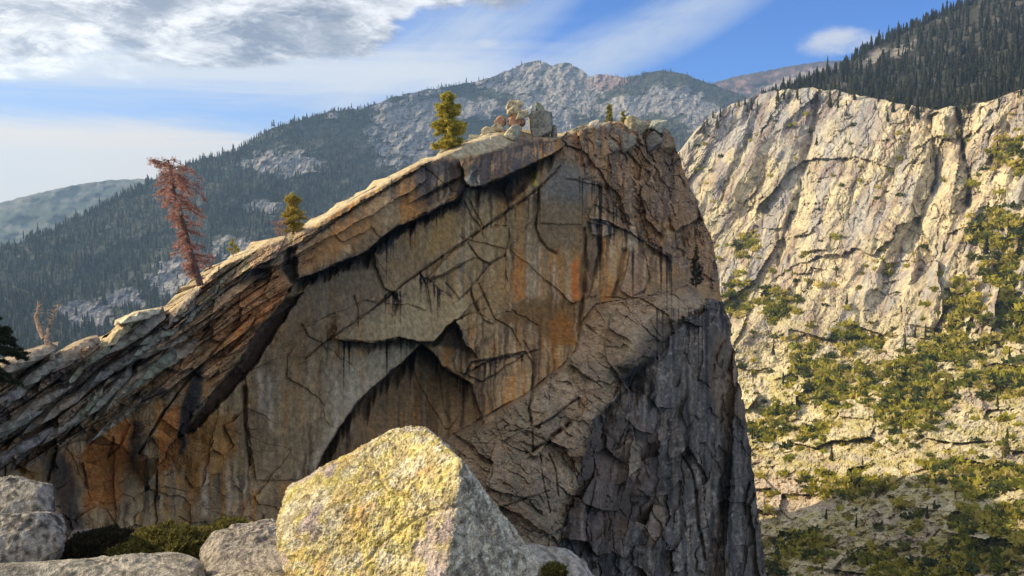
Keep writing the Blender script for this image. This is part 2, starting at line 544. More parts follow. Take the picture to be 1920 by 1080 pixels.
hill, HG = terrain('forested_hill', 1280, 2300, 320, 110, lambda x: H_TOP(x) + 2.0 * fbm2(x / 14, x * 0, 65, 3), lambda x: W_TOP(x) + 30,
                   tps([(1280, 330, 1250), (1460, 172, 1250), (1600, 108, 1330), (1830, -4, 1400), (2050, -140, 1450), (2300, -220, 1500), (1280, 360, 930),
                        (1500, 190, 1010), (1700, 225, 880), (1920, 200, 760), (2300, 140, 640)]),
                   lambda X, Y, D: -18 * fbm2(X / 60, Y / 40, 63, 4), h_col, M_FAR, (300, 150), kind='structure')

# --- sunlit canyon wall and the rubble slopes at its foot
w_depth = tps([(1180, 330, 960), (1285, 272, 950), (1500, 165, 920), (1700, 197, 800), (1920, 168, 700), (2300, 110, 560),
               (1300, 450, 840), (1400, 450, 800), (1600, 400, 730), (1800, 400, 660), (1920, 400, 610), (2300, 400, 480),
               (1300, 640, 690), (1450, 640, 640), (1600, 640, 600), (1750, 640, 560), (1920, 640, 510), (2300, 640, 420),
               (1300, 800, 560), (1450, 800, 520), (1700, 800, 440), (1920, 800, 400), (2300, 800, 330),
               (1300, 950, 470), (1450, 950, 430), (1700, 950, 355), (1920, 950, 310), (2300, 950, 250),
               (1300, 1250, 340), (1500, 1250, 300), (1700, 1250, 265), (1920, 1250, 235), (2300, 1250, 190)])
GULLIES = [([(1752, 205), (1745, 250), (1752, 285), (1756, 330), (1748, 360)], 11, 36), ([(1795, 205), (1802, 260), (1812, 310), (1818, 345), (1815, 385)], 8, 48),
           ([(1530, 170), (1525, 230), (1512, 300), (1495, 370), (1470, 440), (1455, 520)], 16, 26), ([(1440, 280), (1432, 340), (1420, 380)], 6, 8),
           ([(1425, 200), (1405, 255), (1370, 330), (1345, 400)], 12, 16), ([(1608, 580), (1608, 610), (1600, 640)], 9, 14), ([(1762, 560), (1758, 600), (1750, 630)], 7, 14),
           ([(1610, 320), (1600, 360), (1585, 420)], 5, 6), ([(1625, 240), (1640, 270), (1630, 300)], 8, 10), ([(1890, 240), (1895, 290)], 10, 12),
           ([(1655, 330), (1662, 370), (1650, 420)], 4, 5), ([(1460, 310), (1440, 340), (1425, 350)], 5, 7), ([(1720, 420), (1728, 480), (1722, 520)], 5, 8),
           ([(1480, 490), (1495, 530), (1490, 570)], 7, 9), ([(1800, 520), (1795, 570)], 8, 10), ([(1660, 470), (1655, 530)], 4, 6), ([(1380, 500), (1370, 560)], 8, 9)]
def w_parts(X, Y):
    wall = sstep(700, 560, Y + 40 * fbm2(X / 90, Y / 90, 70, 3))          # 1 on the cliff, 0 on the rubble slope
    wx, wy = X + 4 * fbm2(X / 30, Y / 40, 71, 4), Y + 4 * fbm2(X / 30, Y / 40, 72, 4)
    # ribs lean: they run from upper right to lower left
    a = wx + 0.42 * wy * sstep(1750, 1450, X) + 0.12 * wy
    f, e, c = facets(a / 46, wy / 130, 73, 1.1)
    f2, e2, c2 = facets((a + 0.2 * wy) / 15, wy / 34, 74, 1.2)
    f3, e3, c3 = facets((wx - 0.8 * wy) / 22, (wy + 0.5 * wx) / 13, 75, 1.2)
    return wall, wx, wy, (f, e, c), (f2, e2, c2), (f3, e3, c3)
def w_lines(wx, wy):
    """thin natural cracks, mostly steep and leaning like the ribs"""
    n1_ = perlin2((wx + 0.5 * wy) / 34, wy / 150, 181) + 0.25 * perlin2(wx / 16, wy / 30, 182)
    n2_ = perlin2((wx - 0.1 * wy) / 46, wy / 120, 183) + 0.25 * perlin2(wx / 14, wy / 26, 184)
    n3_ = perlin2((wx + 0.6 * wy) / 90, (wy - 0.3 * wx) / 40, 185) + 0.25 * perlin2(wx / 18, wy / 18, 186)
    return np.maximum(np.maximum(sstep(0.055, 0.0, np.abs(n1_)) * sstep(-0.3, 0.3, n3_), sstep(0.04, 0.0, np.abs(n2_)) * sstep(0.3, -0.3, n3_)), 0.6 * sstep(0.04, 0.0, np.abs(n3_)))
def w_rel(X, Y, D):
    wall, wx, wy, A, B, Cc = w_parts(X, Y)
    rib = fbm2((wx + 0.45 * wy) / 85, wy / 300, 79, 3, ridged=True)
    fx, ex_, cx_ = facets((wx + 0.9 * wy) / 26, (wy - 0.35 * wx) / 30, 77, 1.6)
    gr = fbm2(X / 7, Y / 9, 177, 3, 0.65, ridged=True)
    sm = 0.22 + 0.78 * sstep(-0.15, 0.3, fbm2((wx + 0.4 * wy) / 80, wy / 170, 191, 3))          # clean slabs between broken ground
    out = wall * (-9 * rib + 16 * A[0] + sm * (4.2 * B[0] + 3.0 * fx - 1.2 * gr) + 3.0 * w_lines(wx, wy))
    rub = fbm2(X / 26, Y / 13, 78, 5, 0.6)
    fr, er, cr_ = facets((X + 0.6 * Y) / 85, (Y - 0.25 * X) / 42, 178, 1.3)
    out = out + (1 - wall) * (D / 500) * (2.6 * Cc[0] + 10.0 * fr + 3.2 * rub + 1.6 * sstep(0.1, 0.0, Cc[1]) - 0.9 * gr)
    for pts, wd, dp in GULLIES:
        d, _, ov = pline(wx, wy, pts)
        out = out + 0.8 * dp * np.exp(-np.hypot(d, ov * 0.6) / (wd * 0.75)) * (0.6 + 0.8 * np.abs(perlin2(X / 12, Y / 30, 187)))
    return out * 0.9
def w_col(X, Y):
    wall, wx, wy, A, B, Cc = w_parts(X, Y)
    n = fbm2(wx / 60, wy / 60, 81, 5)
    C = np.zeros(X.shape + (3,)) + np.array([0.54, 0.465, 0.30])
    C = blend(C, (0.40, 0.32, 0.235), sstep(0.0, 0.6, n))
    C = blend(C, (0.34, 0.33, 0.33), 0.95 * sstep(380, 200, Y + 70 * n) * sstep(1780, 1480, X))
    C = C * (0.86 + 0.28 * A[2])[..., None] * (0.88 + 0.24 * B[2])[..., None]
    C = blend(C, (0.26, 0.18, 0.145), 0.6 * sstep(0.10, 0.5, fbm2((wx + 0.5 * wy) / 14, wy / 90, 82, 4)) * wall)
    C = blend(C, (0.13, 0.105, 0.095), 0.75 * w_lines(wx, wy) * wall)
    C = blend(C, (0.33, 0.32, 0.325), 0.7 * sstep(0.0, 0.45, fbm2((wx + 0.4 * wy) / 34, wy / 160, 188, 4)) * wall)
    C = blend(C, (0.20, 0.15, 0.15), 0.7 * sstep(0.22, 0.5, fbm2((wx + 0.45 * wy) / 11, wy / 120, 189, 4)) * wall)
    C = blend(C, (0.62, 0.54, 0.36), 0.6 * sstep(0.1, 0.5, fbm2((wx + 0.4 * wy) / 22, wy / 70, 190, 4)))
    # dry scrub and thin soil on the rubble slope
    soil = sstep(-0.15, 0.35, fbm2(X / 48, Y / 20, 83, 5)) * (1 - wall)
    C = blend(C, (0.42, 0.36, 0.12), 0.6 * soil)
    # dry stream bed of pale sand
    wash = sstep(0.0, 0.4, ell(X, Y, 1450, 925, 130, 48, 0.05) + 0.25 * n)
    C = blend(C, (0.50, 0.40, 0.31), 0.85 * wash)
    return C
wall_o, WG = terrain('canyon_wall', 1180, 2300, 580, 540, lambda x: W_TOP(x) + 4.0 * fbm2(x / 26, x * 0, 85, 4, 0.55), lambda x: x * 0 + 1250,
                     w_depth, w_rel, w_col, M_WALL, (60, 10), smooth=False, kind='structure')

# valley floor under everything, so that no gap opens between the slopes
vx, vy = np.meshgrid(np.linspace(-9000, 9000, 60), np.linspace(-2000, 12000, 60))
VP = np.stack([vx, vy, -520 + 60 * fbm2(vx / 1500, vy / 1500, 5, 3)], -1)
VC = np.zeros(VP.shape) + np.array([0.06, 0.07, 0.05])
link('ground', mesh_np('ground', VP, grid_faces(60, 60), VC), M_FAR, kind='structure')
# ------------------------------------------------------------------ the cliff
C_TOP_PTS = [(-160, 730), (-60, 700), (0, 676), (40, 660), (70, 655), (86, 656), (92, 666), (105, 668), (130, 655), (158, 645), (180, 636), (195, 648), (210, 640),
             (232, 606), (262, 590), (292, 582), (318, 578), (345, 556), (375, 530), (400, 505), (420, 490), (455, 474), (500, 452), (545, 436), (575, 423),
             (600, 408), (650, 378), (700, 350), (750, 322), (785, 302), (810, 296), (840, 283), (870, 268), (900, 256), (930, 246), (965, 240),
             (1000, 246), (1035, 254), (1060, 248), (1090, 235), (1130, 228), (1170, 226), (1215, 226), (1240, 236), (1256, 246)]
C_RIGHT = [(1256, 246), (1272, 290), (1282, 320), (1300, 362), (1318, 410), (1338, 455), (1345, 510), (1352, 560), (1366, 590), (1372, 640), (1384, 700),
           (1396, 770), (1408, 850), (1418, 930), (1428, 1010), (1438, 1080), (1452, 1180)]
CY_TOP = curve(C_TOP_PTS)
NU, NV = 880, 550


def along(pts, n):
    p = np.array(pts, float)
    s = np.concatenate([[0], np.cumsum(np.hypot(*np.diff(p, axis=0).T))])
    t = np.linspace(0, s[-1], n)
    return np.stack([np.interp(t, s, p[:, 0]), np.interp(t, s, p[:, 1])], -1)


u = np.linspace(0, 1, NU); v = np.linspace(0, 1, NV)
top = along(C_TOP_PTS, NU)
top[:, 1] += 2.2 * fbm2(top[:, 0] / 16, top[:, 0] * 0, 101, 4)
right = along(C_RIGHT, NV)
jag = fbm2(right[:, 1] / 26, right[:, 1] * 0, 102, 4) * sstep(0, 0.05, v)
right[:, 0] += 4.0 * jag
right[0] = top[-1]
bot = np.stack([np.linspace(-160, right[-1, 0], NU), np.full(NU, 1180.0)], -1)
lef = np.stack([np.full(NV, -160.0), np.linspace(top[0, 1], 1180, NV)], -1)
uu, vv = np.meshgrid(u, v)
U1, V1 = uu[..., None], vv[..., None]
G = (1 - V1) * top[None] + V1 * bot[None] + (1 - U1) * lef[:, None] + U1 * right[:, None] \
    - ((1 - U1) * (1 - V1) * top[0] + U1 * (1 - V1) * top[-1] + (1 - U1) * V1 * bot[0] + U1 * V1 * bot[-1])
X, Y = G[..., 0], G[..., 1]

c_depth = tps([(-160, 730, 32), (0, 676, 39), (180, 640, 45), (350, 548, 53), (550, 434, 66), (720, 338, 81), (860, 273, 95), (965, 242, 109), (1050, 252, 113), (1130, 228, 124), (1250, 246, 132),
               (930, 300, 98), (880, 330, 95), (1040, 320, 106), (790, 370, 86),
               (-160, 900, 30), (0, 850, 37), (100, 900, 44), (300, 900, 54), (450, 900, 61), (560, 900, 66), (450, 720, 60), (600, 640, 70), (750, 550, 82), (700, 760, 77), (800, 750, 85),
               (950, 600, 95), (950, 450, 98), (850, 500, 90), (1080, 450, 107), (1080, 600, 104), (1160, 480, 110), (1250, 450, 120), (1330, 500, 127), (1200, 330, 122), (1290, 380, 130),
               (1290, 550, 113), (1355, 590, 116), (1180, 620, 98), (1100, 690, 90), (1000, 780, 80), (900, 850, 73), (1000, 950, 70), (850, 1000, 65), (1000, 1180, 62), (700, 1000, 66),
               (1200, 800, 92), (1300, 700, 104), (1300, 850, 101), (1395, 800, 112), (1430, 1080, 110), (1250, 1050, 95), (1120, 1000, 82), (400, 1180, 52), (0, 1180, 34), (1450, 1180, 109)], 0.002)
wx = X + 4.0 * fbm2(X / 30, Y / 30, 111, 4)
wy = Y + 4.0 * fbm2(X / 30, Y / 30, 112, 4)
kx_ = X + 2.2 * fbm2(X / 70, Y / 70, 115, 2) + 0.7 * fbm2(X / 9, Y / 9, 116, 2)
ky_ = Y + 2.2 * fbm2(X / 70, Y / 70, 117, 2) + 0.7 * fbm2(X / 9, Y / 9, 114, 2)
q = Y - CY_TOP(X)                                       # pixels below the crest
D0 = c_depth(X, Y)
K = D0 / F                                              # metres per pixel
D = D0.copy()

# lit lip of the crest: the rock turns back towards the summit ridge
lip = np.interp(X, [-160, 0, 300, 560, 780, 850, 1000, 1060, 1256], [9, 9, 9, 9, 8, 8, 9, 9, 10])
D = D + 3.0 * np.clip(1 - q / lip, 0, 1) ** 1.5

# zones
strata = region(wx, wy + 6 * fbm2(X / 40, Y / 40, 113, 3), [(-260, 980), (0, 892), (80, 862), (160, 815), (250, 770), (320, 738), (365, 700), (410, 728), (440, 690), (490, 612), (535, 560), (560, 500), (610, 470), (660, 440), (660, 340), (400, 400), (-260, 560)], 5) * sstep(650, 520, X)
BUTT = [(1290, 533), (1230, 553), (1180, 560), (1118, 572), (1092, 605), (1078, 655), (1050, 692), (1000, 730), (955, 758), (900, 788), (850, 815), (800, 850), (720, 960), (700, 1200),
        (1050, 1200), (1040, 1035), (1062, 960), (1082, 915), (1094, 860), (1112, 790), (1150, 752), (1165, 715), (1230, 660), (1275, 600), (1330, 572)]
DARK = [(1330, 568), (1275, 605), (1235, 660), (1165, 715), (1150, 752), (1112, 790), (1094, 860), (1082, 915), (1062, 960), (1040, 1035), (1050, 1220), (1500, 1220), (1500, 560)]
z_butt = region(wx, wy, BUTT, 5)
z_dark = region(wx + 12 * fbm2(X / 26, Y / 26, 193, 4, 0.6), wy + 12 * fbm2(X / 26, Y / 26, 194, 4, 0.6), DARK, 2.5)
UPR = [(1050, 262), (1075, 300), (1110, 340), (1130, 400), (1180, 430), (1230, 470), (1300, 520), (1420, 580), (1420, 200), (1060, 200)]
z_upr = region(wx, wy, UPR, 8)
z_face = np.clip(1 - strata - z_butt - z_dark - z_upr, 0, 1)


def step(pts, h, taper, fade=14, both=0.0):
    """the rock above (left to right) the line stands proud of the rock below by h metres"""
    global D
    p = np.array(pts, float)
    m = taper * 4 + 20
    sel = (wx > p[:, 0].min() - m) & (wx < p[:, 0].max() + m) & (wy > p[:, 1].min() - m) & (wy < p[:, 1].max() + m)
    d, s, ov = pline(wx[sel], wy[sel], p)
    k = np.exp(-(ov / fade) ** 2) * (0.6 * np.exp(-(d / taper) ** 3) + 0.4 * np.exp(-d / taper))
    add = np.where(s < 0, -h * k, both * np.exp(-(ov / fade) ** 2) * np.exp(-d / (taper * 0.5)))
    D[sel] += add


crack_dirt = np.zeros(X.shape)


def crack(pts, wd, dep, dirt=0.6):
    global D
    p = np.array(pts, float)
    sel = (kx_ > p[:, 0].min() - 30) & (kx_ < p[:, 0].max() + 30) & (ky_ > p[:, 1].min() - 30) & (ky_ < p[:, 1].max() + 30)
    d, s, ov = pline(kx_[sel], ky_[sel], p)
    wd = wd * 0.72 * (1 + 0.5 * perlin2(kx_[sel] / 22, ky_[sel] / 22, 118))
    g = np.exp(-(d / wd) ** 2) * np.exp(-(ov / 8) ** 2)
    D[sel] += 1.25 * dep * g
    crack_dirt[sel] = np.maximum(crack_dirt[sel], dirt * 0.85 * sstep(-0.25, 0.4, perlin2(kx_[sel] / 30, ky_[sel] / 30, 119)) * np.exp(-(d / (wd * 0.95)) ** 2) * np.exp(-(ov / 8) ** 2))


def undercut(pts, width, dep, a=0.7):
    """rock cut back just below an edge, with underside shade and seepage painted dark"""
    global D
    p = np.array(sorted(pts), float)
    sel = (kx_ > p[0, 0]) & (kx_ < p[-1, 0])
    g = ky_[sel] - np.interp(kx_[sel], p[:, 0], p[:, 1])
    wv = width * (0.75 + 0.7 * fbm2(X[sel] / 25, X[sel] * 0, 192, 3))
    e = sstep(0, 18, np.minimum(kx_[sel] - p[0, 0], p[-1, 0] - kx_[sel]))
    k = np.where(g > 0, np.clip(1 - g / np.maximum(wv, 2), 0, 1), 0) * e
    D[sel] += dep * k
    shade_seep[sel] = np.maximum(shade_seep[sel], a * sstep(0.0, 0.6, k))


shade_seep = np.zeros(X.shape)
# --- big forms
D += -3.2 * z_butt * 0.6 - 0.8 * z_dark
RIM = [(300, 870), (340, 800), (368, 762), (405, 732), (440, 690), (462, 652), (488, 612), (515, 585), (532, 562), (548, 528), (590, 512), (640, 492), (690, 470), (720, 442), (745, 425), (800, 402), (856, 374), (872, 350)]
step(RIM, 4.0, 80, 30, both=1.6)
step([(455, 690), (480, 640), (510, 600), (545, 575), (560, 560)], 0.8, 30)
step([(785, 404), (830, 386), (866, 352)], 1.0, 30)
step([(500, 590), (560, 552), (640, 500), (700, 470)], 0.6, 40)
step([(780, 374), (822, 352), (862, 330), (868, 312)], 1.2, 30)
step([(300, 655), (380, 600), (470, 535), (530, 497), (590, 462), (650, 428), (700, 400), (760, 365), (790, 345)], 1.1, 20)
step([(330, 615), (385, 570), (470, 508), (560, 455), (640, 402), (700, 366), (760, 330), (800, 306)], 1.2, 13)
step([(868, 318), (874, 338), (884, 352), (905, 346), (935, 336), (965, 324), (985, 312), (1000, 304), (1024, 296), (1046, 282)], 4.4, 40, both=2.6)
step([(632, 637), (660, 640), (700, 643), (730, 638), (750, 631), (785, 640), (812, 640), (832, 620), (854, 600), (862, 620), (870, 645), (884, 658)], 2.6, 50, 10, both=0.9)
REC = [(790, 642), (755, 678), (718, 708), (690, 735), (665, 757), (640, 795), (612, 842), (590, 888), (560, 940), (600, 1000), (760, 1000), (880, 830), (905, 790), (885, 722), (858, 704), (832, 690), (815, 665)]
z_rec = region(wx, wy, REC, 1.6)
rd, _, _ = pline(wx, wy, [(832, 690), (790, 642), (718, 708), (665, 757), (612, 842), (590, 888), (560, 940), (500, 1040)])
D += 4.6 * z_rec * np.exp(-(rd / 120) ** 2)
step([(870, 702), (905, 716), (945, 690), (985, 662), (1000, 658)], 0.7, 40)
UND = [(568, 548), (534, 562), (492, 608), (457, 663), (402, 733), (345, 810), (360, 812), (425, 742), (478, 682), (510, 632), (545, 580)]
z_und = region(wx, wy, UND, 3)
D += 1.8 * z_und + 1.3 * region(wx, wy, [(540, 468), (556, 464), (560, 520), (545, 530), (528, 510), (534, 480)], 3)
CAPU = [(884, 354), (905, 347), (935, 337), (965, 325), (985, 313), (1003, 305), (1002, 335), (980, 358), (948, 378), (930, 372), (915, 356)]
z_cap = region(wx, wy, CAPU, 5)
D += 2.4 * z_cap
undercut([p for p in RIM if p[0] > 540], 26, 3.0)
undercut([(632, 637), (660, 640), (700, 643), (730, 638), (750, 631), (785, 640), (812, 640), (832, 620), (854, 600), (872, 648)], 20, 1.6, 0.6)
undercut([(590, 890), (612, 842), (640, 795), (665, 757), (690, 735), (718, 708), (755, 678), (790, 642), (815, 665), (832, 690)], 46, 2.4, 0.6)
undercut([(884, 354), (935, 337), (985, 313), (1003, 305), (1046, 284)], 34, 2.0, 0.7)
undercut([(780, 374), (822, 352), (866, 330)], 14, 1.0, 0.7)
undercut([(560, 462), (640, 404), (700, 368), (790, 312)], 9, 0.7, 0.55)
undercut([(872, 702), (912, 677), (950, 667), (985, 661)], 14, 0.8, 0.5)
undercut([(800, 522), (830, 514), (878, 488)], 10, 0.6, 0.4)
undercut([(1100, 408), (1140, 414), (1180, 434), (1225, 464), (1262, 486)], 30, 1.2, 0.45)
# leaning sheets of the main face
step([(575, 672), (640, 622), (700, 578), (740, 545), (785, 510), (850, 466), (905, 428), (955, 392), (985, 370), (1012, 350), (1055, 305)], 0.5, 130, both=0.15)
step([(860, 562), (884, 538), (918, 495), (945, 478), (950, 440), (953, 420), (905, 428)], 0.35, 60)
step([(450, 700), (520, 672), (560, 620), (600, 600), (690, 560)], 0.3, 40)
step([(695, 470), (720, 540), (735, 548)], 0.6, 40)
step([(800, 525), (830, 515), (878, 488)], 0.5, 20)
# upper-right buttress ledges
step([(1105, 405), (1140, 412), (1180, 432), (1225, 462), (1255, 480), (1300, 520)], -1.4, 40)
step([(1090, 340), (1130, 350), (1112, 380), (1150, 400)], 0.6, 25)
step([(1060, 268), (1100, 290), (1130, 330), (1165, 375), (1180, 430)], 1.2, 40)
step([(1140, 290), (1190, 268), (1215, 300), (1245, 340)], 0.8, 25)
step([(1150, 558), (1180, 561), (1212, 560), (1232, 548), (1240, 520)], 0.7, 25)
# lower buttress ledges
step([(990, 852), (1010, 840), (1050, 812), (1090, 778), (1096, 765)], -1.2, 30)
step([(870, 860), (930, 820), (1000, 800), (1060, 760), (1130, 735), (1150, 752)], -0.9, 40)
step([(1094, 860), (1112, 790), (1150, 752)], 1.2, 40)
step([(1180, 800), (1205, 830), (1200, 880), (1180, 930)], -1.0, 25)
step([(1200, 930), (1250, 930), (1255, 970), (1230, 1020)], 1.0, 30)

def seams(a, b, sa, sb_, seed, wd=0.05):
    """thin natural cracks: the zero lines of a stretched noise, broken here and there"""
    n_ = perlin2(a / sa, b / sb_, seed) + 0.22 * perlin2(a / sa * 2.7, b / sb_ * 2.7, seed + 1) + 0.1 * perlin2(a / sa * 7, b / sb_ * 7, seed + 2)
    return sstep(wd, 0.0, np.abs(n_)) * sstep(-0.35, 0.2, perlin2(a / sa * 0.8 + 9, b / sb_ * 0.8, seed + 3))


# --- strata: long straight slabs; the bedding climbs to the right and flattens towards the summit
xb = np.array([-200, 430, 560, 900, 1300.0]); sb = np.array([0.76, 0.76, 0.56, 0.50, 0.50])
fxb = np.linspace(-200, 1300, 400); fxs = np.interp(fxb, xb, sb)
Fx = np.interp(X, fxb, np.concatenate([[0], np.cumsum(0.5 * (fxs[1:] + fxs[:-1]) * np.diff(fxb))]))
qs = Y + Fx + 1.6 * fbm2(X / 120, Y / 120, 121, 2)
a_s = X * 0.8 - Y * 0.6
fs, es, cs = facets(a_s / 300, qs / 22, 122, 0.5)
fs2, es2, cs2 = facets(a_s / 75, qs / 8.0, 123, 0.6)
fs3, es3, cs3 = facets(a_s / 60 + 0.4 * qs / 40, qs / 46, 125, 1.2)
D += strata * (1.5 * fs + 0.22 * fs2 + 0.8 * fs3 + 0.5 * sstep(0.06, 0.0, es) + 0.2 * sstep(0.08, 0.0, es2))
# --- main face: few, wide sheets
ff, ef, cf = facets((wx + 0.25 * wy) / 120, (wy - 0.5 * wx) / 95, 131, 0.8)
D += z_face * (0.45 * ff )
D += z_face * 0.05 * fbm2(X / 22, Y / 60, 132, 4)
lower_left = sstep(560, 420, X) * sstep(720, 800, Y)
fl, elf, cl = facets((wx + 0.12 * wy) / 38, wy / 280, 133, 1.0)
D += lower_left * (0.75 * fl + 0.5 * facets((X + 0.9 * Y) / 60, (Y - 0.7 * X) / 40, 134, 1.0)[0])
# --- upper right buttress: upright blocks
fu, eu, cu = facets((wx - 0.25 * wy) / 48, (wy + 0.15 * wx) / 105, 141, 1.2)
fu2, eu2, cu2 = facets((wx - 0.32 * wy) / 11, (wy + 0.3 * wx) / 30, 142, 1.1)
D += z_upr * (3.4 * fu + 0.7 * fu2 + 0.7 * seams(wx - 0.3 * wy, wy, 40, 110, 144) + 0.5 * seams(wx + wy, wy - 0.6 * wx, 70, 40, 145) + 0.35 * fbm2(X / 26, Y / 26, 143, 5))
# --- lower buttress: rough slabs; ribs on the dark face
fb, eb, cb = facets((wx + wy * 0.9) / 130, (wy - 0.75 * wx) / 60, 151, 0.8)
fb2, eb2, cb2 = facets((wx + wy * 0.9) / 44, (wy - 0.75 * wx) / 18, 152, 1.0)
D += z_butt * (2.2 * fb + 0.45 * fb2 + 0.4 * seams(kx_ + 0.9 * ky_, ky_ - 0.75 * kx_, 190, 80, 154, 0.035) + 0.3 * seams(kx_ - 0.2 * ky_, ky_, 120, 200, 155, 0.03) + 0.22 * fbm2(X / 26, Y / 18, 153, 5, 0.65))
fd, ed, cdk = facets((wx + 0.06 * wy) / 62, wy / 230, 161, 1.3)
fd2, ed2, cd2 = facets((wx + 0.35 * wy) / 62, (wy - 0.6 * wx) / 70, 162, 1.4)
lowd = sstep(1290, 1180, X)
D += z_dark * ((2.8 * fd + 0.6 * seams(wx, wy, 48, 170, 164)) + lowd * 3.4 * fd2 + 0.8 * facets((wx + 0.1 * wy) / 22, wy / 60, 165, 1.2)[0] + 0.22 * fbm2(X / 14, Y / 60, 163, 5))
D += 0.20 * fbm2(X / 11, Y / 11, 171, 4, 0.65) * (0.18 + 0.7 * z_butt + 0.9 * z_upr + 0.5 * strata)

# --- single sheets and flakes bounded by the cracks
SHEETS = [([(905, 430), (952, 424), (953, 446), (944, 478), (918, 494), (896, 482), (876, 456)], -0.55, (0.300, 0.245, 0.160), 0.65),
          ([(800, 522), (850, 470), (874, 456), (894, 482), (870, 492), (830, 514)], -0.8, (0.270, 0.235, 0.180), 0.65),
          ([(700, 577), (785, 513), (800, 540), (815, 640), (700, 640), (645, 635)], -0.35, (0.320, 0.265, 0.175), 0.55),
          ([(880, 540), (918, 496), (945, 482), (948, 560), (925, 600), (905, 590)], -0.3, (0.300, 0.205, 0.105), 0.6),
          ([(745, 430), (860, 378), (880, 410), (850, 464), (785, 508), (740, 540), (704, 480)], -0.25, (0.265, 0.200, 0.125), 0.5),
          ([(1100, 415), (1130, 424), (1128, 470), (1104, 560), (1086, 540)], 0.8, (0.095, 0.082, 0.075), 0.65),
          ([(1182, 470), (1214, 490), (1212, 540), (1182, 558), (1162, 545)], -1.1, (0.250, 0.190, 0.150), 0.7),
          ([(1105, 405), (1140, 412), (1152, 438), (1130, 446), (1110, 440)], -0.9, (0.310, 0.290, 0.265), 0.7),
          ([(1000, 737), (1060, 692), (1090, 745), (1060, 763), (1001, 803), (993, 766)], -0.8, (0.330, 0.300, 0.250), 0.6),
          ([(872, 830), (950, 770), (997, 742), (997, 800), (930, 830)], -0.3, (0.235, 0.225, 0.190), 0.6),
          ([(1165, 690), (1205, 668), (1245, 610), (1328, 576), (1290, 545), (1230, 560), (1180, 640)], -0.3, (0.335, 0.300, 0.250), 0.55),
          ([(460, 700), (520, 672), (600, 648), (640, 690), (600, 780), (560, 900), (480, 900), (465, 800)], -0.3, (0.235, 0.190, 0.130), 0.45),
          ([(1012, 355), (1050, 315), (1100, 340), (1090, 420), (1014, 420)], -0.4, (0.160, 0.155, 0.140), 0.6)]
for poly, off, _, _ in SHEETS:
    D += off * region(kx_, ky_, poly, 1.6)
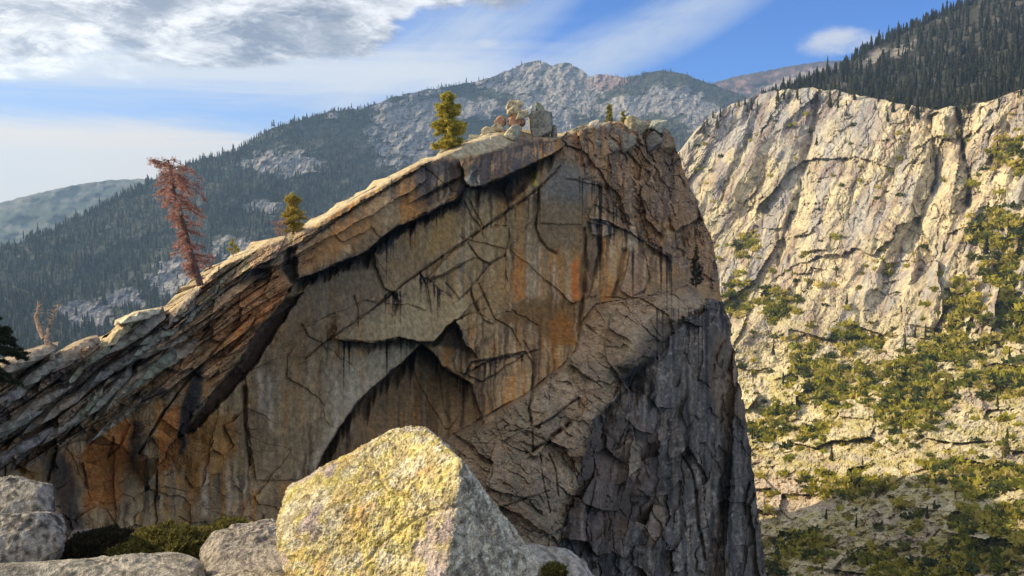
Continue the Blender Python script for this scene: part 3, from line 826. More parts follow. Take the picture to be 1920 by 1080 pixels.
# --- cracks
crack([(1055, 305), (1012, 350), (985, 372), (955, 390), (905, 428), (850, 466), (785, 510), (740, 546), (690, 588), (640, 620), (600, 647), (572, 672)], 2.4, 0.6)
for pts, wd, dp in [
    ([(1010, 352), (1008, 390), (1005, 425), (1012, 450), (1026, 468), (1042, 476)], 3.0, 0.7),
    ([(870, 378), (886, 410), (905, 430)], 2.2, 0.4), ([(878, 372), (895, 405), (907, 427)], 2.0, 0.3), ([(934, 348), (946, 370), (951, 392)], 3.0, 0.4),
    ([(953, 428), (954, 446), (945, 470), (944, 500), (950, 530)], 3.2, 0.5), ([(905, 428), (930, 422), (953, 424)], 2.0, 0.3),
    ([(945, 480), (918, 495), (898, 518), (880, 540), (862, 560)], 2.3, 0.4), ([(876, 455), (895, 482), (918, 495)], 2.2, 0.4), ([(903, 430), (906, 446)], 2, 0.3),
    ([(882, 540), (888, 568), (908, 600), (922, 607)], 2.6, 0.5), ([(897, 532), (914, 568), (928, 598), (958, 618), (976, 648)], 2.4, 0.45),
    ([(786, 512), (800, 540), (808, 590)], 2.6, 0.3), ([(835, 530), (862, 560)], 2, 0.3), ([(664, 556), (672, 580), (673, 612)], 2.2, 0.35),
    ([(735, 548), (747, 565), (738, 590)], 4.0, 0.5), ([(850, 705), (836, 690)], 3, 0.4), ([(826, 706), (830, 760), (842, 790)], 2.0, 0.3),
    
    ([(872, 700), (882, 682), (912, 676), (950, 666), (984, 660), (1000, 688), (998, 735)], 2.6, 0.7), ([(982, 640), (994, 660), (1000, 690)], 3.0, 0.6),
    ([(1290, 535), (1232, 553), (1180, 560), (1118, 572), (1092, 605), (1080, 655), (1050, 690), (1000, 729), (955, 757), (900, 786), (850, 815)], 2.6, 0.8),
    ([(998, 735), (992, 766), (999, 800), (1000, 848)], 2.6, 0.7), ([(1000, 805), (1030, 785), (1060, 765), (1086, 745)], 2.4, 0.6), ([(1000, 848), (1010, 838), (1030, 826)], 4, 1.0),
    ([(1035, 818), (1050, 808)], 5.0, 1.4), ([(1062, 800), (1070, 796)], 5.0, 1.4), ([(1012, 850), (1018, 900), (1030, 960)], 2.2, 0.5), ([(1030, 850), (1042, 885), (1046, 930)], 2.2, 0.5),
    ([(940, 950), (980, 935), (1030, 920)], 2.2, 0.5), ([(1100, 610), (1120, 628), (1146, 645)], 2, 0.4), ([(1054, 675), (1050, 660)], 2, 0.3), ([(1085, 735), (1088, 765)], 2.2, 0.5),
    ([(1278, 850), (1296, 880), (1305, 920)], 2.6, 0.8), ([(1305, 920), (1310, 990), (1322, 1050)], 4, 1.2), ([(1350, 900), (1356, 960)], 3.5, 0.9),
    ([(10, 832), (70, 790), (125, 750), (180, 715), (245, 690), (290, 642), (325, 607), (370, 577)], 4.5, 1.3), ([(112, 832), (165, 772), (192, 730), (250, 690), (300, 655)], 3.5, 1.0),
    ([(0, 745), (24, 732), (60, 692), (85, 660)], 3.2, 0.9), ([(0, 782), (50, 752), (110, 715)], 3.0, 0.8), ([(260, 850), (290, 800), (330, 740), (372, 690), (420, 640), (470, 590)], 2.6, 0.7),
    ([(380, 620), (440, 570), (520, 520)], 2.4, 0.6), ([(430, 660), (480, 600), (540, 560)], 2.2, 0.5), 
    ([(458, 725), (460, 800), (468, 870)], 5, 0.6),
    ([(1120, 425), (1124, 470), (1116, 520)], 4, 0.8), ([(1170, 470), (1160, 520), (1150, 556)], 6, 1.1), ([(1095, 430), (1098, 500), (1094, 560), (1085, 620)], 5, 0.9), ([(1212, 480), (1218, 520), (1205, 550)], 2.4, 0.6),
    ([(1200, 460), (1215, 490)], 2.2, 0.4), ([(1060, 335), (1078, 338), (1112, 335)], 2.0, 0.3), ([(1048, 300), (1060, 300)], 2, 0.3)]:
    crack(pts, wd, dp)

# ---------------- colour of the stone
C = np.zeros(X.shape + (3,)) + np.array([0.270, 0.205, 0.128])
n_big = fbm2(X / 120, Y / 90, 201, 4)
n_mid = fbm2(X / 34, Y / 40, 202, 5, 0.55)
n_fin = fbm2(X / 9, Y / 9, 203, 4, 0.6)
vs = fbm2(wx / 9.0, Y / 210, 204, 4, 0.6)              # runs of water down the face
vs2 = fbm2(wx / 22.0, Y / 260, 205, 3, 0.6)
C = blend(C, (0.200, 0.165, 0.120), sstep(-0.1, 0.6, n_big))
smo = 0.25 + 0.75 * sstep(-0.25, 0.35, fbm2(X / 110, Y / 160, 207, 3) + 0.5 * sstep(650, 800, X) - 0.12)
C = blend(C, (0.330, 0.270, 0.180), 0.85 * smo * z_face * sstep(0.0, 0.45, vs))
C = blend(C, (0.310, 0.180, 0.070), 0.8 * z_face * sstep(0.10, 0.55, vs2 + 0.3 * n_mid))
C = blend(C, (0.105, 0.080, 0.058), 0.85 * smo * z_face * sstep(0.05, 0.55, -vs))
planes = facets((wx + 0.5 * wy) / 95, (wy - 0.6 * wx) / 70, 206, 0.5)[2]
C = C * (1 + z_face * 0.34 * (planes - 0.5))[..., None]
# strata: greyer, with lichen
sc_ = (0.68 + 0.64 * np.modf(cs * 7.7)[0])[..., None] * (0.8 + 0.4 * cs2)[..., None]
Cs = np.zeros(X.shape + (3,)) + np.array([0.265, 0.212, 0.158])
Cs = blend(Cs, (0.235, 0.240, 0.165), sstep(0.15, 0.6, n_mid + 0.4 * (cs - 0.5)) * 0.7)
Cs = blend(Cs, (0.30, 0.19, 0.11), sstep(0.72, 0.95, cs) * 0.7)
Cs = blend(Cs, (0.30, 0.20, 0.11), 0.8 * sstep(60, 110, q) * sstep(300, 420, X))
Cs = blend(Cs, (0.085, 0.08, 0.085), sstep(0.15, 0.5, n_mid - 0.5 * (cs - 0.5) + 0.05) * sstep(420, 300, X) * 0.8)
C = C + (Cs * sc_ - C) * strata[..., None]
# upper right buttress
Cu = np.zeros(X.shape + (3,)) + np.array([0.225, 0.170, 0.128])
Cu = blend(Cu, (0.29, 0.19, 0.10), sstep(0.0, 0.5, vs2 + n_big * 0.5) * 0.8)
Cu = blend(Cu, (0.095, 0.080, 0.072), sstep(0.1, 0.5, -vs + 0.3 * n_mid) * 0.8)
Cu = blend(Cu, (0.34, 0.30, 0.25), sstep(0.3, 0.7, n_fin) * 0.5)
Cu = Cu * (0.75 + 0.5 * cu)[..., None] * (0.8 + 0.4 * cu2)[..., None]
C = C + (Cu - C) * z_upr[..., None]
# lower buttress, weathered grey-brown
Cb = np.zeros(X.shape + (3,)) + np.array([0.265, 0.225, 0.180])
Cb = blend(Cb, (0.200, 0.200, 0.150), sstep(0.1, 0.6, n_mid) * 0.6)
Cb = blend(Cb, (0.230, 0.170, 0.110), sstep(0.1, 0.6, n_big + 0.2 * n_mid) * 0.7)
Cb = blend(Cb, (0.115, 0.100, 0.090), sstep(0.25, 0.7, n_fin + 0.4 * n_mid) * 0.7)
Cb = Cb * (0.82 + 0.36 * cb)[..., None] * (0.86 + 0.28 * cb2)[..., None]
C = C + (Cb - C) * z_butt[..., None]
# dark, seeping right-hand face
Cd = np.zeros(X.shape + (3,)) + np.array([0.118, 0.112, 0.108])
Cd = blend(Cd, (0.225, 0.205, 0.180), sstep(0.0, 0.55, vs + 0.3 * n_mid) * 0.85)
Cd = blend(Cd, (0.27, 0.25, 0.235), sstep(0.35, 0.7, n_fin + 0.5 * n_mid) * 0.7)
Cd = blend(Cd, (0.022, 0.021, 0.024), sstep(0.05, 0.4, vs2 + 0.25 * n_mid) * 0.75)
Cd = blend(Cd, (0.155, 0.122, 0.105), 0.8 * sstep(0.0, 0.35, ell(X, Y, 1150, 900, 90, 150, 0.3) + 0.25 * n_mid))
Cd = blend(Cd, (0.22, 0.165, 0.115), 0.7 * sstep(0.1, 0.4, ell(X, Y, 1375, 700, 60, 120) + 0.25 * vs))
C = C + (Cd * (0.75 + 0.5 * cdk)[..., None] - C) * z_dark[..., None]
# recess, its shade painted into the stone colour
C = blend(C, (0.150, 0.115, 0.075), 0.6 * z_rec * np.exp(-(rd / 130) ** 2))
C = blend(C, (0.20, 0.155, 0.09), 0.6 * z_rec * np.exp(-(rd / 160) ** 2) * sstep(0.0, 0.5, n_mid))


def stain_shade(poly, colour, a, soft=12, noise=0.0, field=None):  # colour patches: stains, and painted shade under the overhangs
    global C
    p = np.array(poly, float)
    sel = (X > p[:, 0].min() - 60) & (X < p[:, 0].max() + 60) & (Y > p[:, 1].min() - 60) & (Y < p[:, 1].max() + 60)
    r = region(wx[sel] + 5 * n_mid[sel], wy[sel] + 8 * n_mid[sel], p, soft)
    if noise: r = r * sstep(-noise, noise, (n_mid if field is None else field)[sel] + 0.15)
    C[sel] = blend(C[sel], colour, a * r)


OR = (0.33, 0.165, 0.060)
for poly, _, scol_, sa_ in SHEETS:
    C = blend(C, scol_, sa_ * region(kx_, ky_, poly, 2.5) * (0.8 + 0.4 * np.clip(n_mid, -0.5, 0.5)))
stain_shade([(780, 440), (860, 400), (1000, 380), (1085, 400), (1085, 560), (980, 600), (900, 620), (830, 600), (800, 540)], (0.31, 0.235, 0.13), 0.55, 20, 0.5, vs2)
stain_shade([(1012, 400), (1085, 400), (1088, 470), (1015, 460)], (0.235, 0.165, 0.10), 0.5, 14)
stain_shade([(560, 530), (640, 500), (700, 480), (730, 545), (640, 620), (540, 690), (480, 690), (520, 620)], (0.185, 0.145, 0.10), 0.6, 18)
stain_shade([(150, 850), (170, 820), (250, 780), (250, 830), (235, 880), (225, 940), (160, 960)], OR, 0.85, 10)
stain_shade([(300, 780), (335, 760), (335, 830), (320, 880), (295, 890)], OR, 0.8, 8)
stain_shade([(360, 790), (400, 770), (440, 780), (430, 860), (400, 900), (350, 960), (345, 850)], (0.30, 0.18, 0.07), 0.8, 10)
stain_shade([(130, 850), (150, 880), (130, 960), (105, 930)], (0.32, 0.18, 0.09), 0.7, 8)
stain_shade([(440, 610), (490, 580), (535, 520), (540, 545), (480, 615), (440, 660), (425, 650)], (0.36, 0.19, 0.08), 0.8, 9)
stain_shade([(430, 560), (520, 500), (545, 520), (500, 560), (450, 600)], (0.34, 0.20, 0.10), 0.7, 10)
stain_shade([(570, 480), (600, 450), (650, 415), (700, 400), (700, 430), (640, 470), (590, 500), (558, 512)], (0.34, 0.21, 0.10), 0.75, 10)
stain_shade([(948, 470), (1090, 470), (1090, 560), (945, 560)], (0.36, 0.20, 0.075), 0.55, 16, 0.35, vs2)
stain_shade([(1072, 490), (1086, 490), (1084, 565), (1072, 565)], (0.42, 0.17, 0.06), 0.8, 5)
stain_shade([(960, 490), (980, 490), (985, 555), (960, 560)], (0.40, 0.21, 0.08), 0.7, 7)
stain_shade([(925, 600), (960, 575), (985, 558), (1080, 562), (1080, 600), (1078, 640), (1040, 650), (1000, 612), (960, 605)], (0.165, 0.105, 0.045), 0.75, 5)
stain_shade([(1030, 605), (1060, 590), (1076, 610), (1076, 640), (1030, 650)], (0.27, 0.145, 0.05), 0.7, 5)
stain_shade([(810, 400), (850, 400), (840, 460), (800, 480)], (0.36, 0.24, 0.10), 0.6, 10)
stain_shade([(790, 560), (880, 560), (860, 620), (800, 640), (690, 635), (700, 610)], (0.37, 0.31, 0.205), 0.6, 12)
stain_shade([(700, 660), (770, 650), (700, 720), (650, 770), (630, 770), (650, 680)], (0.33, 0.30, 0.235), 0.7, 12)
stain_shade([(610, 690), (650, 670), (650, 770), (605, 850), (598, 800)], (0.27, 0.245, 0.185), 0.6, 12)
stain_shade([(870, 330), (890, 320), (905, 340), (882, 352)], (0.45, 0.43, 0.38), 0.8, 4)
stain_shade([(1168, 820), (1205, 830), (1205, 870), (1190, 900), (1168, 880)], (0.33, 0.28, 0.22), 0.8, 6)
stain_shade([(1200, 930), (1250, 930), (1248, 990), (1220, 1020), (1195, 980)], (0.25, 0.20, 0.155), 0.8, 8)
stain_shade([(905, 260), (1000, 250), (1045, 280), (1000, 302), (940, 330), (900, 340), (905, 300)], (0.17, 0.165, 0.175), 0.75, 10, 0.5, vs)
stain_shade([(785, 310), (862, 300), (860, 325), (785, 372), (775, 340)], (0.11, 0.105, 0.115), 0.8, 8)
stain_shade([(820, 345), (845, 325), (850, 350), (822, 372)], (0.30, 0.25, 0.16), 0.7, 5)
stain_shade([(1045, 290), (1105, 320), (1120, 360), (1080, 380), (1020, 370), (1030, 320)], (0.15, 0.155, 0.15), 0.75, 14)
stain_shade([(1020, 380), (1085, 380), (1095, 480), (1010, 460)], (0.20, 0.165, 0.12), 0.6, 16)
stain_shade([(660, 660), (745, 425), (700, 468), (640, 492), (590, 520), (560, 560), (600, 600)], (0.215, 0.175, 0.125), 0.5, 16)
stain_shade([(540, 468), (556, 464), (560, 520), (545, 530), (528, 510), (534, 480)], (0.035, 0.033, 0.036), 0.85, 4)
stain_shade([(365, 690), (382, 680), (378, 740), (358, 800), (345, 860), (335, 850), (338, 760)], (0.030, 0.029, 0.036), 0.92, 7)
stain_shade([(80, 860), (120, 850), (145, 900), (160, 1000), (120, 1000), (95, 900)], (0.06, 0.052, 0.052), 0.8, 10)
stain_shade([(245, 780), (262, 790), (275, 840), (260, 900), (240, 860)], (0.05, 0.045, 0.048), 0.75, 8)
stain_shade([(120, 690), (180, 680), (150, 720), (100, 740)], (0.055, 0.05, 0.058), 0.8, 10)
stain_shade([(480, 490), (520, 475), (500, 520), (470, 535)], (0.05, 0.045, 0.055), 0.75, 7)
stain_shade([(1220, 600), (1280, 600), (1240, 680), (1160, 720), (1190, 660)], (0.05, 0.05, 0.055), 0.7, 12)
stain_shade([(1150, 680), (1190, 690), (1210, 710), (1140, 720)], (0.04, 0.04, 0.045), 0.8, 8)


def drips(pts, length, a=0.95, colour=(0.022, 0.020, 0.023), freq=5.0, thr=0.05, seed=0):
    """black water marks that start at an edge and run straight down"""
    global C
    p = np.array(sorted(pts), float)
    sel = (X > p[0, 0]) & (X < p[-1, 0])
    yl = np.interp(wx[sel], p[:, 0], p[:, 1])
    dyv = wy[sel] - yl
    ln = fbm2(X[sel] / freq, X[sel] * 0 + 0.3, 300 + seed, 3, 0.7)
    md = sstep(-0.35, 0.45, fbm2(X[sel] / (freq * 5), X[sel] * 0 + 0.7, 340 + seed, 2))
    ln = ln + 0.35 * fbm2(X[sel] / (freq * 0.45), X[sel] * 0 + 0.5, 320 + seed, 2)
    L = length * np.clip(ln - thr, 0.0, 1.0) * 2.2 * md + 2
    r = sstep(L, L * 0.25, dyv + 3 * n_fin[sel]) * sstep(-2.5, 0.5, dyv)
    C[sel] = blend(C[sel], colour, a * r)


stain_shade(CAPU, (0.040, 0.036, 0.036), 0.75, 9)  # shadow under the cap painted dark, along with its water stains
stain_shade([(560, 520), (640, 487), (690, 468), (700, 480), (720, 520), (690, 500), (640, 505), (590, 530)], (0.06, 0.05, 0.045), 0.75, 9)  # overhang shadow below the rim, painted on the face
stain_shade([(690, 468), (745, 424), (856, 372), (858, 384), (800, 412), (750, 440), (712, 478)], (0.035, 0.031, 0.032), 0.85, 4)  # painted shadow strip right under the rim slab
stain_shade([(532, 560), (545, 570), (470, 690), (420, 745), (405, 738), (455, 665)], (0.11, 0.078, 0.06), 0.8, 6)  # shaded underside of the overhang, painted brown
stain_shade([(855, 600), (880, 655), (860, 660), (815, 645)], (0.07, 0.065, 0.06), 0.8, 4)
stain_shade([(868, 330), (882, 352), (868, 385), (850, 400), (856, 360)], (0.045, 0.042, 0.045), 0.85, 5)
drips(RIM, 34, seed=1)
drips([(640, 637), (700, 643), (750, 631), (785, 640)], 95, freq=6, seed=2, thr=0.12)
drips([(700, 468), (745, 425), (800, 402), (856, 374)], 70, freq=7, seed=3)
drips([(884, 352), (935, 336), (985, 312), (1000, 304)], 60, freq=12, seed=4, thr=-0.25)
drips([(720, 556), (735, 546), (752, 548)], 60, freq=6, seed=5, thr=-0.15)
drips([(785, 510), (800, 520), (850, 560)], 60, freq=7, seed=6)
drips([(880, 300), (930, 285), (990, 270), (1045, 262)], 60, a=0.7, freq=6, seed=7)
drips([(785, 300), (862, 280)], 40, a=0.6, freq=6, seed=8)
drips([(1085, 330), (1130, 345), (1180, 420)], 170, a=0.9, freq=13, seed=9, thr=0.02)
drips([(1110, 412), (1180, 432), (1260, 480)], 130, a=0.9, freq=12, seed=10)
drips([(872, 700), (912, 677), (985, 662)], 45, freq=6, seed=11)
drips([(668, 757), (718, 710), (790, 645), (832, 690), (885, 722)], 60, a=0.8, freq=8, seed=12, thr=-0.1)
drips([(590, 890), (612, 845), (665, 757)], 60, a=0.8, freq=8, seed=15, thr=-0.1)
drips([(1230, 580), (1350, 580), (1420, 700)], 330, a=0.75, freq=10, seed=13)
drips([(905, 428), (1010, 360)], 30, a=0.6, freq=6, seed=14)
C = blend(C, (0.105, 0.075, 0.055), 0.85 * z_und)  # shade of the overhang's underside put into the colour
stain_shade([(868, 300), (905, 290), (1000, 262), (1042, 284), (1000, 303), (940, 334), (890, 350)], (0.075, 0.072, 0.08), 0.85, 8, 0.25, vs)
stain_shade([(785, 308), (862, 298), (866, 350), (790, 402), (778, 360)], (0.05, 0.047, 0.052), 0.85, 8, 0.3, vs)
dpe, spe, ope = pline(kx_, ky_, [(786, 644), (755, 676), (718, 706), (690, 733), (665, 755), (640, 793), (612, 840), (590, 886)])
C = blend(C, (0.36, 0.325, 0.26), 0.75 * (1 - z_rec) * sstep(26, 3, dpe) * (ope < 1) * (0.6 + 0.5 * np.clip(n_mid, -0.5, 0.5)))
# pale mineral runs
for x0, y0, y1, wd in [(1015, 460, 560, 3.0), (1040, 480, 562, 2.4), (1048, 500, 560, 2.0), (992, 430, 560, 3.2), (1004, 470, 545, 2), (660, 690, 800, 5), (632, 700, 800, 4), (1226, 300, 340, 3),
                       (492, 690, 760, 5), (508, 700, 800, 4), (430, 860, 960, 4), (1190, 380, 460, 8), (388, 870, 960, 6), (968, 640, 690, 3)]:
    r = np.exp(-((wx - x0 + 2) / wd) ** 2) * sstep(y0 - 10, y0 + 20, Y) * sstep(y1 + 20, y1 - 10, Y)
    C = blend(C, (0.40, 0.35, 0.29), 0.75 * r)
# yellow lichen under the cap
C = blend(C, (0.36, 0.33, 0.06), 0.8 * sstep(0.0, 0.5, ell(X, Y, 1002, 330, 7, 26) + 0.2 * n_fin))
# pale top of the crest: sunlight on it painted into the stone
pale = sstep(lip * 1.25, lip * 0.5, q + 3 * n_fin) * sstep(1256, 1000, X)
pale = np.maximum(pale, sstep(0.0, 0.25, ell(X, Y, 905, 268, 85, 22, -0.28) + 0.1 * n_mid))
C = blend(C, np.array((0.37, 0.355, 0.285)), pale * (0.75 + 0.25 * n_mid))
C = blend(C, (0.036, 0.031, 0.030), shade_seep * (0.75 + 0.5 * np.clip(vs, -0.5, 0.5)))  # underside shade and seepage painted below the edges
C = blend(C, (0.035, 0.031, 0.031), 0.85 * crack_dirt)
jl = np.maximum(np.maximum(0.5 * strata * sstep(0.05, 0.0, es), 0.7 * z_upr * seams(wx - 0.3 * wy, wy, 40, 110, 144)), 0.7 * z_butt * np.maximum(seams(kx_ + 0.9 * ky_, ky_ - 0.75 * kx_, 190, 80, 154, 0.035), seams(kx_ - 0.2 * ky_, ky_, 120, 200, 155, 0.03)))
jl = np.maximum(jl, z_dark * seams(wx, wy, 48, 170, 164))
C = blend(C, (0.05, 0.045, 0.045), 0.5 * jl)
ref = np.array([0.215, 0.165, 0.112])
C = C + (ref * (C / ref) ** 1.32 - C) * np.clip(z_face + 0.6 * strata, 0, 1)[..., None]          # fresher contrast between clean and stained rock
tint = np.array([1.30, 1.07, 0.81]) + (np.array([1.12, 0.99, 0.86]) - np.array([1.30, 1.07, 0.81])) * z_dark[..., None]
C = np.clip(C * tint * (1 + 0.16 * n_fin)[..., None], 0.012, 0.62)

P = at(X, Y, D)
# the back of the ridge: over the crest and down the far side; the right-hand flank; the foot
BACK = np.array([-0.87, 0.49, 0.0])
rows = []
for k, (b, z) in enumerate([(30, -42), (22, -28), (15, -17), (9, -8), (4.5, -2.6), (2.0, -0.7)]):
    rows.append(P[0] + BACK * b + np.array([0, 0, z]) + 0.8 * np.stack([0 * u, 0 * u, fbm2(u * 40, u * 0 + k, 90, 3)], -1))
P2 = np.concatenate([np.array(rows), P])
C2 = np.concatenate([np.repeat(C[:1], 6, 0), C])
foot = P2[-1] + np.array([0, 0, 1.0]) * -60
P2 = np.concatenate([P2, foot[None], foot[None] + np.array([0, 0, -110.0])]); C2 = np.concatenate([C2, C2[-1:], C2[-1:]])
cols = []
for k, (b, xs_) in enumerate([(3, 0.2), (8, -0.6), (16, -3), (28, -9), (45, -22)]):
    cols.append(P2[:, -1] + np.array([xs_, b, 0]) + 0.9 * np.stack([fbm2(np.arange(len(P2)) / 18.0, np.zeros(len(P2)) + k, 91, 3)] + [np.zeros(len(P2))] * 2, -1))
P2 = np.concatenate([P2, np.stack(cols, 1)], 1); C2 = np.concatenate([C2, np.repeat(C2[:, -1:], 5, 1)], 1)
cliff = link('cliff', mesh_np('cliff', P2, grid_faces(*P2.shape[:2])[:, ::-1], C2, False), M_CLIFF, kind='structure')
cliff_grid = (X, Y, D)
# unseen ridge added behind the cliff to throw the shadow on the canyon floor
kx, ky = np.meshgrid(np.linspace(-130, 90, 90), np.linspace(112, 440, 120))
kn = fbm2(kx / 40, ky / 40, 401, 5)
kz = -33 + 0.04 * (kx + 40) + 6 * kn - 2.6 * np.clip(kx - (26 + 6 * fbm2(ky / 30, ky * 0, 402, 3)), 0, 100) - 2.0 * np.clip(-100 - kx, 0, 100) - 2.4 * np.clip(ky - 392 - 12 * kn, 0, 100)
KC = np.zeros(kx.shape + (3,)) + np.array([0.36, 0.32, 0.25])
link('ridge', mesh_np('ridge', np.stack([kx, ky, kz], -1), grid_faces(120, 90), blend(KC, (0.2, 0.17, 0.13), sstep(0, 0.5, kn))), M_WALL, kind='structure')
# ------------------------------------------------------------------ single rocks
_ico = {}
def ico(sub):
    if sub not in _ico:
        bm = bmesh.new(); bmesh.ops.create_icosphere(bm, subdivisions=sub, radius=1.0)
        V = np.array([v.co[:] for v in bm.verts]); Fc = np.array([[v.index for v in f.verts] for f in bm.faces]); bm.free()
        _ico[sub] = (V / np.linalg.norm(V, axis=1, keepdims=True), Fc)
    return _ico[sub]


def hull_planes(pts):
    bm = bmesh.new()
    for p in pts: bm.verts.new(p)
    r = bmesh.ops.convex_hull(bm, input=bm.verts)
    bm.normal_update()
    c = np.mean(pts, 0)
    N, H = [], []
    for f in bm.faces:
        if f.calc_area() < 1e-9: continue
        n = np.array(f.normal[:]); h = float(np.dot(n, np.array(f.verts[0].co[:]) - c))
        if h < 0: n, h = -n, -h
        if any(np.dot(n, m) > 0.985 for m in N): continue
        N.append(n); H.append(max(h, 1e-4))
    bm.free()
    return c, np.array(N), np.array(H)


def rock_mesh(name, pts, sub=4, p=22, amp=0.03, freq=2.0, colour=None, seed=1, oct_=5, grit=0.0, gfreq=20.0, chips=10, chip=0.06, smooth=False, grooves=()):
    """an angular boulder: the hull of the given points with worn edges and a weathered skin"""
    pts = np.asarray(pts, float)
    c, N, H = hull_planes(pts)
    Uv, Fc = ico(sub)
    rc = np.random.default_rng(seed * 31 + 7)
    cn = rc.normal(size=(chips, 3)); cn /= np.linalg.norm(cn, axis=1, keepdims=True) + 1e-9
    ch = ((pts - c) @ cn.T).max(0) * (1 - chip * rc.uniform(0.2, 1.6, chips))          # corners knocked off
    N = np.concatenate([N, cn]); H = np.concatenate([H, np.maximum(ch, 1e-3)])
    k = np.clip(Uv @ N.T, 0, None) / H
    km = k.max(1); r = 1.0 / (km * ((k / km[:, None]) ** p).sum(1) ** (1.0 / p))
    V = Uv * r[:, None]
    size = np.linalg.norm(pts.max(0) - pts.min(0)) / 2
    # local normal of the dominant face, for lichen and the skin's relief
    nd = N[k.argmax(1)]
    d = fbm3(V, freq / size * 1.0, seed, oct_, 0.55)
    V = V + Uv * (amp * size * d)[:, None]
    for gn, gh, gw, gd in grooves:                                   # cracks across the block
        gn = np.array(gn, float) / np.linalg.norm(gn)
        e = V @ gn - gh * size + 0.05 * size * fbm3(V, 2.2 / size, seed + 29, 4)
        V = V - Uv * (gd * np.exp(-(e / gw) ** 2))[:, None]
    if grit:
        V = V + Uv * (grit * (fbm3(V, gfreq, seed + 9, 4, 0.7) - 0.8 * np.abs(fbm3(V, gfreq * 0.45, seed + 19, 3, 0.6))))[:, None]
    Cc = colour(V, nd, size) if callable(colour) else np.zeros(V.shape) + np.array(colour)
    me = mesh_np(name, V, Fc, Cc, smooth)
    return me, c


def boulder(pts, label, mat, category='boulder', group=None, name='boulder', **kw):
    me, c = rock_mesh(name, pts, **kw)
    o = link(name, me, mat, label=label, category=category, group=group)
    o.location = c
    return o


def granite(base, dark=0.45, lichen=None, lich_dir=(-0.6, -0.3, 0.7), thr=0.2, seed=5, fr=3.0):
    ld = np.array(lich_dir) / np.linalg.norm(lich_dir)
    def f(V, nd, size):
        n = fbm3(V, fr / size, seed, 5, 0.6); n2 = fbm3(V, fr * 5 / size, seed + 50, 4, 0.6)
        Cc = np.zeros(V.shape) + np.array(base)
        Cc = blend(Cc, np.array(base) * dark, sstep(-0.05, 0.35, 0.7 * n + 0.8 * n2))
        Cc = blend(Cc, np.minimum(np.array(base) * 1.35, 0.75), sstep(0.1, 0.5, -n2) * 0.6)
        if lichen is not None:
            Cc = blend(Cc, lichen, sstep(thr - 0.15, thr + 0.15, nd @ ld + 0.35 * n + 0.12 * n2))
        return np.clip(Cc, 0.02, 0.8)
    return f


def box_pts(px0, px1, py0, py1, d, depth=None, jit=0.18, skew=0.0, seed=0):
    """corner points of a rough block seen between these photo pixels at distance d"""
    r = np.random.default_rng(seed + int(px0 * 7 + py0))
    wpx, hpx = px1 - px0, py1 - py0
    dep = depth if depth else 0.8 * wpx * d / F
    out = []
    for dd in (0.0, dep):
        sh = 0.12 * (dd > 0)
        for a in (0.0, 0.5, 1.0):
            for b in (0.0, 0.5, 1.0):
                if (a == 0.5 or b == 0.5) and r.random() < 0.72: continue
                inset = jit * 0.5 * (1 if (a != 0.5 and b != 0.5) else 0.15)
                x = px0 + wpx * (a + (0.5 - a) * 2 * inset * r.random() * 1.6 + skew * (0.5 - b))
                y = py0 + hpx * (b + (0.5 - b) * 2 * inset * r.random() * 1.6)
                q_ = at(x, y, d)
                q_ = q_ + np.array([0.0, 1.0, 0.0]) * (dd + (0.25 * dep * (r.random()) if (a == 0.5 or b == 0.5) and dd > 0 else 0) - (0.2 * dep * r.random() if dd == 0 and (a == 0.5 or b == 0.5) else 0))
                out.append(q_)
    return np.array(out)


